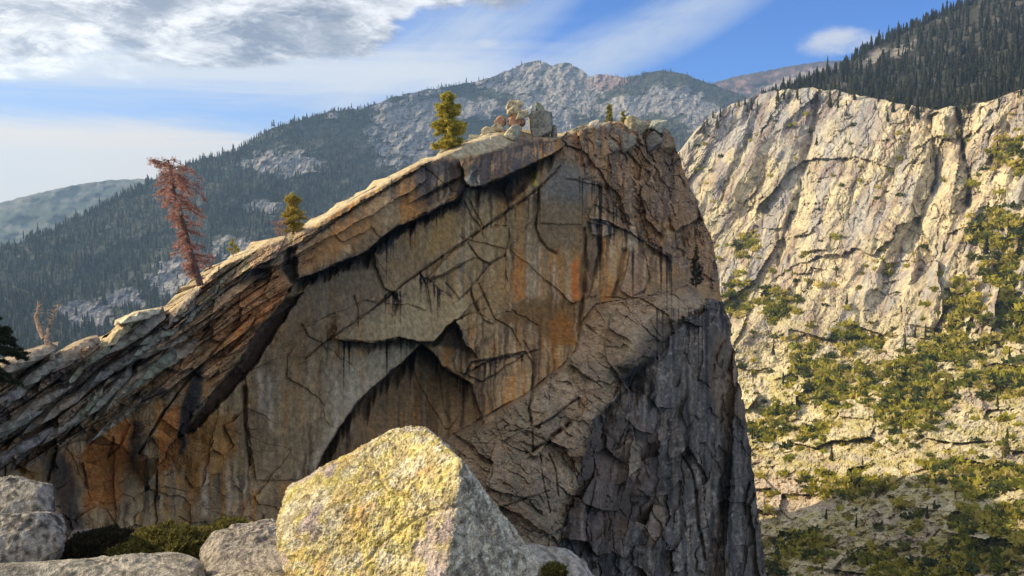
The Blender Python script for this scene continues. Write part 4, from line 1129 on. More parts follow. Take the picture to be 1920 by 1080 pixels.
# boulders and blocks on the summit ridge
TAN, GREY, RED, CREAM = (0.50, 0.42, 0.28), (0.30, 0.275, 0.22), (0.42, 0.24, 0.15), (0.55, 0.48, 0.33)
SUMMIT = [
    ((948, 986, 212, 236), 107, RED, 'rust-brown block at the foot of the summit rock stack'),
    ((949, 982, 196, 216), 107, TAN, 'tan block in the middle of the summit rock stack'),
    ((966, 993, 202, 220), 106.5, CREAM, 'pale wedge-shaped stone on the right side of the summit rock stack'),
    ((948, 984, 184, 200), 107, TAN, 'tan flat stone on top of the summit rock stack'),
    ((934, 992, 229, 262), 104, CREAM, 'smooth cream dome-shaped boulder below the summit rock stack'),
    ((989, 1037, 203, 257), 108, GREY, 'large grey upright block right of the summit rock stack'),
    ((1003, 1021, 187, 206), 109, (0.30, 0.32, 0.24), 'small lichen-green stone balanced on the large grey summit block'),
    ((995, 1006, 196, 208), 108.5, (0.52, 0.50, 0.45), 'small whitish stone beside the stone balanced on the grey summit block'),
    ((1030, 1048, 232, 258), 110, GREY, 'small dark grey rock against the right foot of the grey summit block'),
    ((902, 932, 248, 264), 103, CREAM, 'bright yellowish stone left of the cream dome-shaped boulder'),
    ((920, 946, 229, 248), 106, TAN, 'small tan block between the rock stack and the bright yellowish stone'),
    ((900, 926, 236, 253), 105, TAN, 'tan angular stone uphill of the bright yellowish stone'),
    ((880, 905, 250, 268), 103, CREAM, 'low tan slab on the crest just right of the tall ridge pine'),
    ((928, 950, 216, 234), 107.5, RED, 'small reddish block left of the rust-brown block'),
    ((866, 886, 260, 274), 101, GREY, 'small grey stone at the foot of the tall ridge pine'),
    ((1100, 1124, 224, 246), 121, (0.46, 0.42, 0.36), 'whitish boulder on the saddle left of the tiny yellow-green pines'),
    ((1068, 1104, 232, 254), 119, (0.28, 0.27, 0.20), 'low lichened slab sloping down to the saddle'),
    ((1122, 1150, 226, 250), 123, (0.30, 0.25, 0.20), 'brown block below the larger tiny pine'),
    ((1168, 1219, 213, 250), 126, (0.36, 0.32, 0.22), 'flat-topped tan block right of the tiny pines'),
    ((1221, 1252, 219, 244), 127, (0.34, 0.35, 0.30), 'pale wedge-shaped block pointing up near the right end of the ridge'),
    ((1236, 1266, 238, 286), 128, (0.34, 0.24, 0.15), 'orange-brown pillar block at the right end of the ridge'),
    ((1212, 1240, 240, 284), 127, (0.24, 0.21, 0.17), 'upright grey-brown block below the pale wedge-shaped block'),
    ((1150, 1176, 232, 262), 124, (0.26, 0.22, 0.17), 'grey-brown block under the smaller tiny pine'),
    ((1128, 1160, 256, 292), 120, (0.30, 0.25, 0.19), 'rounded tan block on the brow of the upper right buttress'),
    ((1166, 1192, 250, 284), 121, (0.29, 0.26, 0.21), 'pale block with a dark joint below the flat-topped tan block'),
    ((1098, 1128, 254, 288), 117, (0.24, 0.21, 0.16), 'grey-brown block under the whitish saddle boulder'),
]
for (x0, x1, y0, y1), d, col_, lab in SUMMIT:
    dome = 'dome' in lab
    boulder(box_pts(x0 - 2, x1 + 2, y0, y1 + 6, d, depth=max(0.9 * (x1 - x0) * d / F, 1.6), jit=0.48 if not dome else 0.7, seed=3), lab, M_STONE, sub=5, p=45 if not dome else 9, chips=12, chip=0.09, amp=0.04, freq=2.2,
            colour=granite(col_, 0.6, seed=int(x0)), seed=int(x0), group='blocks on the summit ridge')

# slabs of the layered left-hand ridge, parts of the cliff
slab_no = 0
def slab(px0, py0, px1, py1, thick, d, col_, seed, out=0.6):
    """a long flat slab from one pixel to another along the bedding, standing out of the face"""
    r = np.random.default_rng(seed)
    ax, ay = px1 - px0, py1 - py0
    L = math.hypot(ax, ay); nx, ny = ay / L, -ax / L          # across the slab
    if ny > 0: nx, ny = -nx, -ny
    px0, py0, px1, py1 = px0 - 0.1 * ax, py0 - 0.1 * ay, px1 + 0.1 * ax, py1 + 0.1 * ay; ax *= 1.2; ay *= 1.2
    pts = []
    for t in (0.0, 0.3, 0.7, 1.0):
        for s_ in (0, 1):
            tt = t + r.uniform(-0.1, 0.1) * (0.3 < t < 0.9) + (0.08 * r.random() * (1 if s_ else -1) if t in (0, 1) else 0)
            k = 1.0 if t in (0.3, 0.7) else r.uniform(0.45, 0.8)
            x = px0 + ax * tt + nx * thick * (s_ - 0.5) * k; y = py0 + ay * tt + ny * thick * (s_ - 0.5) * k
            dd = d + (c_d(px0 + ax * tt, py0 + ay * tt) - c_d((px0 + px1) / 2, (py0 + py1) / 2))
            pts.append(at(x, y, dd - out * (1 if not s_ else 0.8) * r.uniform(0.7, 1.1)))
            pts.append(at(x, y, dd + 2.0) + np.array([-0.5, 0.3, 0]))
    me, c = rock_mesh('slab', np.array(pts), sub=4, p=140, amp=0.018, freq=4.0, chips=6, chip=0.05, colour=granite(col_, 0.45, seed=seed, fr=5.0), seed=seed)
    o = link('slab', me, M_CLIFF, cliff); o.location = c
    return o
def c_d(x, y): return float(c_depth(np.array([x]), np.array([y]))[0])
SL = [(-20, 705, 95, 655, 26), (30, 735, 110, 672, 22), (95, 690, 178, 640, 26), (120, 722, 200, 655, 18), (150, 735, 235, 672, 16), (205, 660, 300, 600, 16),
      (225, 690, 300, 628, 14), (262, 668, 345, 628, 18), (255, 648, 330, 620, 14), (300, 625, 362, 570, 10), (322, 600, 372, 545, 12), (330, 625, 400, 545, 12), (352, 612, 420, 540, 9),
      (375, 572, 440, 505, 9), (420, 525, 500, 462, 9), (455, 520, 540, 455, 9), (395, 590, 470, 530, 14), (300, 690, 370, 640, 20), (330, 700, 372, 655, 26), (-30, 770, 40, 735, 22), (20, 790, 130, 722, 18),
      (-30, 830, 70, 770, 20), (60, 800, 160, 735, 16), (130, 800, 190, 735, 14), (-10, 870, 90, 812, 18), (70, 835, 150, 780, 14), (150, 790, 240, 705, 16), (190, 775, 262, 700, 14),
      (235, 735, 320, 668, 18), (250, 765, 330, 700, 14), (180, 820, 260, 755, 12), (560, 460, 620, 420, 10), (470, 560, 540, 500, 9), (560, 446, 690, 362, 7), (700, 362, 800, 306, 7)]
for (sx0, sy0, sx1, sy1, sth, sd_, scol, slab_lab) in [(232, 604, 296, 584, 15, 47.2, CREAM, 'sunlit flat slab overhanging the left crest'),
                                                  (206, 648, 246, 606, 14, 46.2, (0.46, 0.37, 0.22), 'yellow-tan leaning slab below the overhanging sunlit slab')]:
    o_ = slab(sx0, sy0, sx1, sy1, sth, sd_, scol, int(sx0)); o_.parent = None; o_.name = 'boulder'
    set_props(o_, slab_lab, 'boulder', 'blocks on the summit ridge')
SCOL = [(0.35, 0.28, 0.20), (0.31, 0.275, 0.20), (0.38, 0.29, 0.195), (0.32, 0.30, 0.20), (0.28, 0.235, 0.19)]
for i, (a, b, c_, d_, th) in enumerate(SL):
    mx, my = (a + c_) / 2, (b + d_) / 2
    slab(a, b, c_, d_, th, c_d(mx, my) - 0.35, SCOL[i % 5] if i < 33 else (0.36, 0.33, 0.25), 400 + i, out=0.75 if i < 33 else 0.4)

# ------------------------------------------------------------------ rocks by the viewer's feet
LICH = (0.62, 0.52, 0.27)
def big_col(V, nd, size):
    f = granite((0.62, 0.53, 0.40), 0.5, None, seed=71, fr=9.0)(V, nd, size)
    ld = np.array([-0.62, -0.45, 0.64]); ld /= np.linalg.norm(ld)
    n = fbm3(V, 2.2, 72, 5, 0.6); n2 = fbm3(V, 11.0, 73, 4, 0.65); n3 = fbm3(V, 40.0, 74, 3)
    m = sstep(0.40, 0.62, nd @ ld + 0.22 * n + 0.06 * n2)
    L = np.zeros(V.shape) + np.array(LICH)
    L = blend(L, (0.60, 0.40, 0.17), sstep(0.0, 0.5, n + 0.3 * n2) * 0.8)
    L = blend(L, (0.66, 0.60, 0.44), sstep(0.10, 0.18, fbm3(V, 6.0, 77, 4, 0.6) + 0.15 * n3) * 0.8)
    L = blend(L, (0.26, 0.20, 0.10), sstep(0.24, 0.32, -n2 + 0.35 * n3) * 0.75)
    L = blend(L, (0.60, 0.52, 0.10), sstep(0.14, 0.22, fbm3(V, 7.0, 76, 4, 0.65)) * 0.4)
    L = blend(L, (0.42, 0.34, 0.38), sstep(0.35, 0.6, fbm3(V, 3.0, 75, 3)) * 0.7)
    return f + (L - f) * m[:, None]
pts = [(862, 885, 3.95), (838, 1080, 3.75), (820, 1260, 3.7), (768, 803, 4.55), (802, 801, 4.5), (834, 832, 4.25), (526, 916, 4.95), (513, 960, 4.8), (548, 1090, 4.35), (580, 1260, 4.25),
       (600, 880, 4.85), (700, 836, 4.7), (950, 985, 4.3), (1000, 1034, 4.4), (1022, 1090, 4.4), (1040, 1260, 4.4), (760, 812, 5.7), (640, 872, 5.9), (560, 945, 5.9), (880, 935, 5.5), (980, 1045, 5.5), (700, 1260, 5.9)]
big = boulder([at(*p) for p in pts], 'large angular boulder, yellow lichen on its sunlit face, grey on its right side', M_NEAR, sub=8, p=90, amp=0.020, freq=4.0, colour=big_col, seed=70, oct_=5, grit=0.012, gfreq=34.0, chips=14, chip=0.035, grooves=[((1.0, 0.2, -0.25), 0.30, 0.012, 0.035), ((0.5, 0.1, 1.0), 0.18, 0.010, 0.02), ((-0.6, 0.2, 1.0), 0.02, 0.009, 0.016)])
NEAR = [
    ([(880, 1060, 4.35), (930, 1020, 4.5), (990, 1016, 4.6), (1066, 1030, 4.6), (1105, 1060, 4.6), (1128, 1100, 4.5), (1140, 1250, 4.5), (880, 1250, 4.3), (1000, 1035, 5.6), (1100, 1072, 5.5), (1000, 1250, 5.6)],
     'low rounded grey rock at the right foot of the yellow boulder', (0.44, 0.40, 0.34), 16),
    ([(-60, 900, 6.6), (0, 897, 6.6), (60, 900, 6.6), (97, 908, 6.7), (106, 945, 6.6), (90, 975, 6.3), (-60, 985, 6.2), (-60, 905, 8.2), (80, 915, 8.0), (95, 970, 7.8), (-60, 990, 8.0)],
     'black-speckled grey rock at the left edge, upper of the two', (0.30, 0.275, 0.24), 40),
    ([(-60, 968, 6.1), (30, 962, 6.1), (85, 968, 6.15), (118, 960, 6.4), (126, 985, 6.3), (118, 1030, 6.1), (95, 1062, 5.9), (-60, 1070, 5.7), (-60, 975, 7.8), (110, 985, 7.6), (100, 1060, 7.4), (-60, 1070, 7.4)],
     'black-speckled grey rock at the left edge, lower of the two', (0.31, 0.285, 0.25), 40),
    ([(-80, 1062, 5.0), (60, 1056, 5.1), (160, 1048, 5.3), (280, 1036, 5.5), (345, 1038, 5.5), (392, 1058, 5.4), (410, 1085, 5.2), (410, 1250, 4.6), (-80, 1250, 4.4), (0, 1066, 6.0), (300, 1045, 6.2), (395, 1075, 6.0), (150, 1250, 6.2)],
     'broad low grey rock slab along the bottom left edge', (0.38, 0.345, 0.285), 16),
    ([(375, 1022, 6.2), (395, 1000, 6.3), (455, 983, 6.4), (512, 973, 6.4), (548, 990, 6.2), (560, 1060, 5.6), (545, 1100, 5.4), (400, 1090, 5.4), (380, 1050, 5.8), (400, 1005, 7.6), (510, 980, 7.8), (560, 1040, 7.4), (420, 1250, 6.8), (540, 1250, 6.4)],
     'sloping pinkish-grey rock between the green cushion shrub and the yellow boulder', (0.37, 0.32, 0.265), 30),
    ([(385, 1086, 4.7), (420, 1070, 4.8), (470, 1066, 4.85), (520, 1072, 4.8), (545, 1090, 4.6), (545, 1250, 4.3), (390, 1250, 4.3), (430, 1075, 5.4), (530, 1085, 5.4), (450, 1250, 5.3)],
     'small tan rock at the bottom edge left of the yellow boulder', (0.40, 0.35, 0.27), 9),
    ([(120, 1020, 7.2), (140, 998, 7.3), (175, 994, 7.4), (215, 1004, 7.4), (225, 1030, 7.1), (130, 1045, 6.9), (150, 1000, 8.4), (215, 1012, 8.4), (170, 1100, 7.6)],
     'small grey rock behind the dark gap beside the speckled rocks', (0.30, 0.27, 0.24), 10)]
for i, (p_, lab, col_, pw_) in enumerate(NEAR):
    boulder([at(*k) for k in p_], lab, M_NEAR, sub=6 if i in (1, 2, 4) else 5, p=pw_ * 2.5, amp=0.035, freq=3.0, chips=18, chip=0.09, grit=0.014, gfreq=16.0, colour=granite(col_, 0.22 if 'black' in lab else 0.5, seed=90 + i * 3, fr=11.0), seed=80 + i, group='rocks by the viewer')

# ledge the viewer stands on, falling off into the gully in front of the cliff
gx, gy = np.meshgrid(np.linspace(-16, 7, 120), np.linspace(-6, 14, 110))
edge = 7.4 + 0.5 * fbm2(gx / 2, gx * 0, 66, 3) - 0.9 * np.clip(gx + 0.5, 0, 10)
gz = -1.30 + 0.22 * fbm2(gx / 1.3, gy / 1.3, 67, 5) - 0.16 * np.clip(gy - 4, 0, 10) - 9.0 * np.clip(gy - edge, 0, 10) - 4 * np.clip(gx - 2.5, 0, 10)
GC = np.zeros(gx.shape + (3,)) + np.array([0.20, 0.17, 0.13])
GC = blend(GC, (0.06, 0.055, 0.04), sstep(0.0, 0.5, fbm2(gx, gy, 68, 4)))
link('ledge', mesh_np('ledge', np.stack([gx, gy, gz], -1), grid_faces(110, 120), GC), M_NEAR, kind='structure')
# ------------------------------------------------------------------ plants
def tube(path, rad, sides=7):
    """tapered limb: rings along a path"""
    path = np.asarray(path, float); n = len(path)
    tan = np.gradient(path, axis=0); tan /= np.linalg.norm(tan, axis=1, keepdims=True) + 1e-9
    ref = np.where(np.abs(tan[:, 2:3]) < 0.9, np.array([[0, 0, 1.0]]), np.array([[1.0, 0, 0]]))
    a = np.cross(tan, ref); a /= np.linalg.norm(a, axis=1, keepdims=True); b = np.cross(tan, a)
    th = np.arange(sides) * 2 * PI / sides
    V = path[:, None] + np.asarray(rad)[:, None, None] * (np.cos(th)[None, :, None] * a[:, None] + np.sin(th)[None, :, None] * b[:, None])
    i = np.arange(n * sides).reshape(n, sides); j = np.roll(i, -1, 1)
    Q = np.stack([i[:-1], j[:-1], j[1:], i[1:]], -1).reshape(-1, 4)
    return V.reshape(-1, 3), Q


def join(parts):
    Vs, Fs, o = [], [], 0
    for V, Q in parts:
        Vs.append(V); Fs.append(Q + o); o += len(V)
    return np.concatenate(Vs), np.concatenate(Fs)


def leaves(centres, size, r, up=0.0, aspect=0.35, dirs=None):
    """small pointed leaf or needle faces round the given points"""
    n = len(centres)
    d = r.normal(size=(n, 3)); d[:, 2] += up
    if dirs is not None: d = d * 0.7 + dirs
    d /= np.linalg.norm(d, axis=1, keepdims=True) + 1e-9
    e = np.cross(d, r.normal(size=(n, 3))); e /= np.linalg.norm(e, axis=1, keepdims=True) + 1e-9
    s = size * r.uniform(0.6, 1.3, (n, 1))
    V = np.stack([centres - e * s * aspect, centres + e * s * aspect, centres + d * s], 1).reshape(-1, 3)
    return V, np.arange(3 * n).reshape(n, 3)


def tree(name, label, category, base, path, r0, limbs, tuft, ntuft, size, cols, seed, bark=(0.16, 0.11, 0.08), group=None, up=0.2, spread=1.0):
    """trunk along path (offsets from base), limbs = list of (t, azimuth, length, rise, droop), tufts of needles along the limbs"""
    r = np.random.default_rng(seed)
    root = bpy.data.objects.new(name, None); COL.objects.link(root); root.location = base
    set_props(root, label, category, group)
    path = np.asarray(path, float)
    H = path[-1, 2]
    tt = np.linspace(0, 1, 24)
    tp = np.stack([np.interp(tt, np.linspace(0, 1, len(path)), path[:, k]) for k in range(3)], -1)
    tp[:, :2] += 0.012 * H * np.stack([perlin2(tt * 5, tt * 0 + seed, 1), perlin2(tt * 5, tt * 0 + seed, 2)], -1)
    parts = [tube(tp, r0 * (1 - 0.9 * tt) + 0.004 * H)]
    centres, dirs = [], []
    for (t, a, L, rise, droop) in limbs:
        b = np.array([np.interp(t, tt, tp[:, k]) for k in range(3)])
        s = np.linspace(0, 1, 6)
        out = np.array([math.cos(a), math.sin(a), 0])
        lp = b + np.outer(s * L, out) + np.outer(L * (rise * s - droop * s * s), [0, 0, 1.0])
        lp[1:, :] += r.normal(scale=0.035 * L, size=(5, 3))
        parts.append(tube(lp, (0.16 * r0 * (1 - t * 0.6) + 0.002 * H) * (1 - 0.8 * s), 4))
        m = max(1, int(ntuft * L / H * 4))
        f = r.uniform(0.15, 1.0, m) ** 0.8
        c = np.stack([np.interp(f, s, lp[:, k]) for k in range(3)], -1) + r.normal(scale=tuft * spread, size=(m, 3)) * (0.5 + 0.5 * (1 - f[:, None]))
        centres.append(c); dirs.append(np.repeat(out[None], m, 0))
    V, Q = join(parts)
    bc = np.zeros(V.shape) + np.array(bark) * (1 + 0.3 * r.normal(size=(len(V), 1)) * 0.5)
    link('trunk', mesh_np('trunk', V, Q, np.clip(bc, 0.02, 0.6)), M_BARK, root)
    if ntuft:
        c = np.concatenate(centres); dr = np.concatenate(dirs)
        k = 10
        c6 = np.repeat(c, k, 0) + r.normal(scale=tuft * 0.5, size=(len(c) * k, 3))
        V, T = leaves(c6, size * 0.85, r, up, 0.20, np.repeat(dr, k, 0) * 0.6)
        cc = np.array(cols)[r.integers(0, len(cols), len(c))] * r.uniform(0.7, 1.25, (len(c), 1))
        link('crown', mesh_np('crown', V, T, np.repeat(np.repeat(cc, k, 0), 3, 0), smooth=False), M_LEAF, root)
    return root


def cone_limbs(n, H, radius, r, t0=0.12, rise=0.25, droop=0.35, prof=None):
    out = []
    for i in range(n):
        t = t0 + (0.97 - t0) * (i + r.random()) / n
        w_ = prof(t) if prof else (1 - t) ** 0.8
        out.append((t, r.uniform(0, 2 * PI), radius * max(w_, 0.06) * r.uniform(0.65, 1.1), rise * r.uniform(0.6, 1.3) + 0.5 * t * rise, droop * r.uniform(0.6, 1.3)))
    return out


def ground_at(px, d_off=0.6, py=None):
    y = CY_TOP(px) + 3 if py is None else py
    return at(px, y, c_d(px, y) + d_off)


r = np.random.default_rng(11)
# tall yellow-green pine on the crest
b = at(847, 283, 97.0); H = 6.9
tree('pine_tree', 'dense yellow-green pine standing on the crest left of the summit boulders', 'pine tree', b, [(0, 0, -0.5), (-0.15, 0, 2.5), (-0.35, 0, 5), (-0.5, 0, H)], 0.22,
     cone_limbs(170, H, 2.15, r, 0.08, 0.45, 0.35, lambda t: min(1.0, 1.30 * (1 - t) ** 0.65) * (0.8 + 0.3 * math.sin(t * 23))), 0.16, 56, 0.24, [(0.60, 0.50, 0.09), (0.48, 0.43, 0.08), (0.64, 0.52, 0.11), (0.30, 0.28, 0.06)], 1)
# golden small tree lower on the crest, with bare twigs at its foot
b = at(550, 438, 66.0); H = 3.2
tree('pine_tree', 'small golden-green bushy pine on the crest halfway down the ridge', 'pine tree', b, [(0, 0, -0.4), (0.05, 0, 1.5), (-0.02, 0, H)], 0.10,
     cone_limbs(60, H, 1.25, r, 0.12, 0.6, 0.35, lambda t: (1 - t) ** 0.45 * (0.85 + 0.2 * math.sin(t * 17 + 1))), 0.10, 34, 0.15, [(0.48, 0.37, 0.07), (0.36, 0.32, 0.07), (0.52, 0.36, 0.08)], 2)
b = at(530, 446, 65.5)
tree('dead_shrub', 'leafless pinkish-grey shrub at the left foot of the small golden pine', 'shrub', b, [(0, 0, -0.2), (-0.1, 0, 0.6), (-0.15, 0, 1.5)], 0.035,
     [(random.uniform(0.05, 0.9), random.uniform(0, 6.28), random.uniform(0.4, 0.8), 1.0, 0.2) for _ in range(26)], 0.07, 6, 0.10, [(0.30, 0.20, 0.17), (0.36, 0.27, 0.22)], 3, bark=(0.34, 0.27, 0.24))
b = at(437, 478, 60.5)
tree('young_pine', 'tiny bright yellow seedling pine on the crest right of the red dead pine', 'seedling', b, [(0, 0, -0.2), (0, 0, 0.6), (0, 0, 1.25)], 0.03,
     cone_limbs(26, 1.25, 0.55, r, 0.1, 0.9, 0.3), 0.05, 10, 0.10, [(0.42, 0.36, 0.05), (0.34, 0.34, 0.07)], 4)
# two tiny pines on the right-hand brow
tree('pine_tree', 'taller of the two tiny yellow-green pines on the right summit', 'pine tree', at(1142, 232, 125), [(0, 0, -0.5), (0, 0, 1.5), (0, 0, 3.0)], 0.09,
     cone_limbs(40, 3.0, 0.85, r, 0.08, 0.6, 0.3, lambda t: (1 - t) ** 0.5), 0.12, 14, 0.20, [(0.34, 0.29, 0.035), (0.26, 0.24, 0.04)], 5)
tree('pine_tree', 'shorter of the two tiny yellow-green pines on the right summit', 'pine tree', at(1169, 228, 125.5), [(0, 0, -0.4), (0, 0, 0.8), (0, 0, 1.7)], 0.06,
     cone_limbs(24, 1.7, 0.55, r, 0.08, 0.6, 0.3, lambda t: (1 - t) ** 0.5), 0.10, 10, 0.17, [(0.34, 0.29, 0.035), (0.26, 0.24, 0.04)], 6)
# dark conifer in the notch of the right buttress
tree('conifer', 'dark conifer standing in the shaded notch near the cliff edge', 'conifer', at(1305, 532, 112.5), [(0, 0, -0.5), (0.05, 0, 2.5), (0, 0, 5.6)], 0.12,
     cone_limbs(60, 5.6, 1.15, r, 0.08, 0.3, 0.4), 0.14, 22, 0.22, [(0.035, 0.042, 0.025), (0.05, 0.055, 0.03)], 7)
# red dead pine leaning to the left
b = at(374, 530, 52.0); s = 52.0 / F
RD = [(0.50, 0.23, 0.17), (0.42, 0.18, 0.14), (0.55, 0.31, 0.22), (0.50, 0.34, 0.29), (0.38, 0.25, 0.22)]
pth = [((x - 374) * s, 0, (530 - y) * s) for x, y in [(376, 536), (366, 500), (356, 460), (350, 430), (342, 395), (334, 360), (328, 330), (324, 302)]]
lm = []
for i in range(110):
    t = 0.05 + 0.94 * (i + r.random()) / 110
    a = r.uniform(0, 2 * PI)
    right_ = math.cos(a)
    w_ = np.interp(t, [0.03, 0.12, 0.25, 0.34, 0.45, 0.6, 0.75, 0.9, 1.0], [0.7, 1.1, 1.8, 0.8, 1.15, 1.45, 1.75, 1.7, 1.1])
    L = w_ * (1.0 + 0.38 * right_) * r.uniform(0.6, 1.1)
    lm.append((t, a, L, 0.35 if t > 0.5 else 0.15, 0.75 if t > 0.5 else 0.3))
for t, L in [(0.985, 1.15), (0.97, 1.0), (0.95, 1.2), (0.93, 1.0)]:
    lm.append((t, PI + r.uniform(-0.3, 0.3), L, 0.25, 0.2))
tree('dead_pine', 'tall dead pine with rust-red needles leaning on the left crest', 'dead tree', b, pth, 0.20, lm, 0.11, 24, 0.15, RD, 8, bark=(0.16, 0.085, 0.065), up=-0.1)
# forked bare snag
sn = at(97, 676, 41.5); s = 41.5 / F
root = bpy.data.objects.new('snag', None); COL.objects.link(root); root.location = sn
set_props(root, 'bare orange-brown forked snag on the left crest', 'dead tree')
def snag_part(nm, pts_, rad, par, seed):
    p_ = np.array([((x - 97) * s, 0.05 * k, (676 - y) * s) for k, (x, y) in enumerate(pts_)])
    t0 = np.linspace(0, 1, 18); pp = np.stack([np.interp(t0, np.linspace(0, 1, len(p_)), p_[:, k]) for k in range(3)], -1)
    rr = np.random.default_rng(seed); pp += rr.normal(scale=0.018, size=pp.shape)
    rd = np.interp(t0, np.linspace(0, 1, len(rad)), rad)
    parts = [tube(pp, rd, 7)]
    for _ in range(26):
        k = rr.integers(5, 17); L = rr.uniform(0.12, 0.42)
        dv = rr.normal(size=3); dv[2] = abs(dv[2]) * 0.8; dv /= np.linalg.norm(dv)
        parts.append(tube(np.array([pp[k], pp[k] + dv * L * 0.5 + [0, 0, 0.03], pp[k] + dv * L]), [0.02, 0.013, 0.006], 4))
    V, Q = join(parts)
    cc = np.zeros(V.shape) + np.array([0.48, 0.33, 0.22]); cc *= rr.uniform(0.7, 1.25, (len(V), 1))
    return link(nm, mesh_np(nm, V, Q, cc), M_BARK, par)
snag_part('trunk', [(99, 684), (95, 662), (90, 645), (84, 630)], [0.21, 0.17, 0.15, 0.12], root, 1)
snag_part('fork', [(85, 634), (76, 615), (70, 595), (74, 578), (73, 570)], [0.13, 0.12, 0.09, 0.06, 0.02], root, 2)
snag_part('fork', [(88, 640), (92, 618), (97, 602), (104, 586), (112, 572)], [0.11, 0.09, 0.08, 0.05, 0.02], root, 3)
# dark fir cut by the left edge of the picture
b = at(-42, 700, 33.0); H = 3.4
lm = []
for i in range(70):
    t = 0.05 + 0.93 * (i + r.random()) / 70
    lm.append((t, r.uniform(0, 2 * PI), 2.1 * (1 - t) ** 0.7 * r.uniform(0.75, 1.1) + 0.1, 0.10, 0.25))
tree('fir_tree', 'dark green fir with flat layered branches at the left edge', 'fir tree', b, [(0, 0, -0.4), (0, 0, 1.6), (0, 0, H)], 0.13, lm, 0.055, 62, 0.12,
     [(0.028, 0.040, 0.022), (0.04, 0.052, 0.028), (0.055, 0.06, 0.03)], 9, up=0.0, spread=0.9)


# ------------------------------------------------------------------ forests on the far slopes
def conifer_arrays(r, tiers=5, sides=6, wid=0.17):
    Vs, Ts = [], []; o = 0
    for k in range(tiers):
        z0 = 0.06 + 0.86 * k / tiers; z1 = min(1.0, z0 + 1.35 / tiers + 0.05)
        rad = wid * (1 - z0) ** 0.75
        th = np.arange(sides) * 2 * PI / sides + r.uniform(0, 6)
        rr = rad * r.uniform(0.55, 1.25, sides)
        ring = np.stack([rr * np.cos(th), rr * np.sin(th), z0 + r.uniform(-0.035, 0.03, sides)], -1)
        Vs.append(np.concatenate([ring, [[r.normal() * 0.01, r.normal() * 0.01, z1]]]))
        i = np.arange(sides)
        Ts.append(np.stack([i, (i + 1) % sides, np.full(sides, sides)], -1) + o); o += sides + 1
    th = np.arange(3) * 2 * PI / 3
    Vs.append(np.concatenate([np.stack([0.018 * np.cos(th), 0.018 * np.sin(th), np.full(3, -0.15)], -1), [[0, 0, 0.5]]]))
    Ts.append(np.array([[0, 1, 3], [1, 2, 3], [2, 0, 3]]) + o)
    return np.concatenate(Vs), np.concatenate(Ts)


def bush_arrays(r, n=34):
    d = r.normal(size=(n, 3)); d[:, 2] = np.abs(d[:, 2]) * 0.8; d /= np.linalg.norm(d, axis=1, keepdims=True)
    c = d * r.uniform(0.45, 0.95, (n, 1)) * np.array([1, 1, 0.75])
    V, T = leaves(c, 0.62, r, 0.3, 0.5)
    return V, T


rr = np.random.default_rng(5)
CON = [conifer_arrays(rr, 4, 6, rr.uniform(0.13, 0.20)) for _ in range(7)]
CON_NEAR = [conifer_arrays(rr, 8, 9, rr.uniform(0.13, 0.19)) for _ in range(5)]
BUSH = [bush_arrays(rr) for _ in range(6)]


def bilin(grid, px, py):
    """distance of a terrain sheet (rows top to bottom) at photo pixels"""
    Xg, Yg, Dg = grid
    j = np.clip(np.searchsorted(Xg[0], px), 1, Xg.shape[1] - 1)
    out = np.full(len(px), np.nan)
    for k in range(len(px)):
        col_y = Yg[:, j[k]]
        if col_y[0] - 1 <= py[k] <= col_y[-1]:
            out[k] = np.interp(py[k], col_y, Dg[:, j[k]])
    return out


def scatter(grid, n, box, height, mask, seed):
    """candidate feet on a terrain sheet: evenly dense on the slope as it is seen"""
    r = np.random.default_rng(seed)
    px = r.uniform(box[0], box[1], n); py = r.uniform(box[2], box[3], n)
    keep = r.random(n) < mask(px, py)
    px, py = px[keep], py[keep]
    d = bilin(grid, px, py); ok = ~np.isnan(d); px, py, d = px[ok], py[ok], d[ok]
    h = height * np.clip(r.lognormal(-0.12, 0.36, len(d)), 0.35, 1.7)
    return px, py, d, h


def mass(name, label, category, sets, variants, P_, h_, cols, seed, mat=M_LEAF, wmul=1.0, **kw):
    r = np.random.default_rng(seed)
    Vs, Ts, Cs_, o = [], [], [], 0
    vi = r.integers(0, len(variants), len(P_))
    for k, (V0, T0) in enumerate(variants):
        m = np.where(vi == k)[0]
        if not len(m): continue
        a = r.uniform(0, 2 * PI, len(m)); ca, sa = np.cos(a), np.sin(a)
        s = h_[m]; wv = s * wmul * r.uniform(0.85, 1.2, len(m))
        V = np.stack([(V0[None, :, 0] * ca[:, None] - V0[None, :, 1] * sa[:, None]) * wv[:, None], (V0[None, :, 0] * sa[:, None] + V0[None, :, 1] * ca[:, None]) * wv[:, None],
                      V0[None, :, 2] * s[:, None]], -1) + P_[m][:, None]
        T = T0[None] + (np.arange(len(m)) * len(V0))[:, None, None] + o
        cc = np.array(cols)[r.integers(0, len(cols), len(m))] * r.uniform(0.7, 1.3, (len(m), 1))
        Vs.append(V.reshape(-1, 3)); Ts.append(T.reshape(-1, 3)); Cs_.append(np.repeat(cc, len(V0), 0)); o += len(V0) * len(m)
    return link(name, mesh_np(name, np.concatenate(Vs), np.concatenate(Ts), np.concatenate(Cs_), smooth=False), mat, kind='stuff', label=label, category=category, **kw)


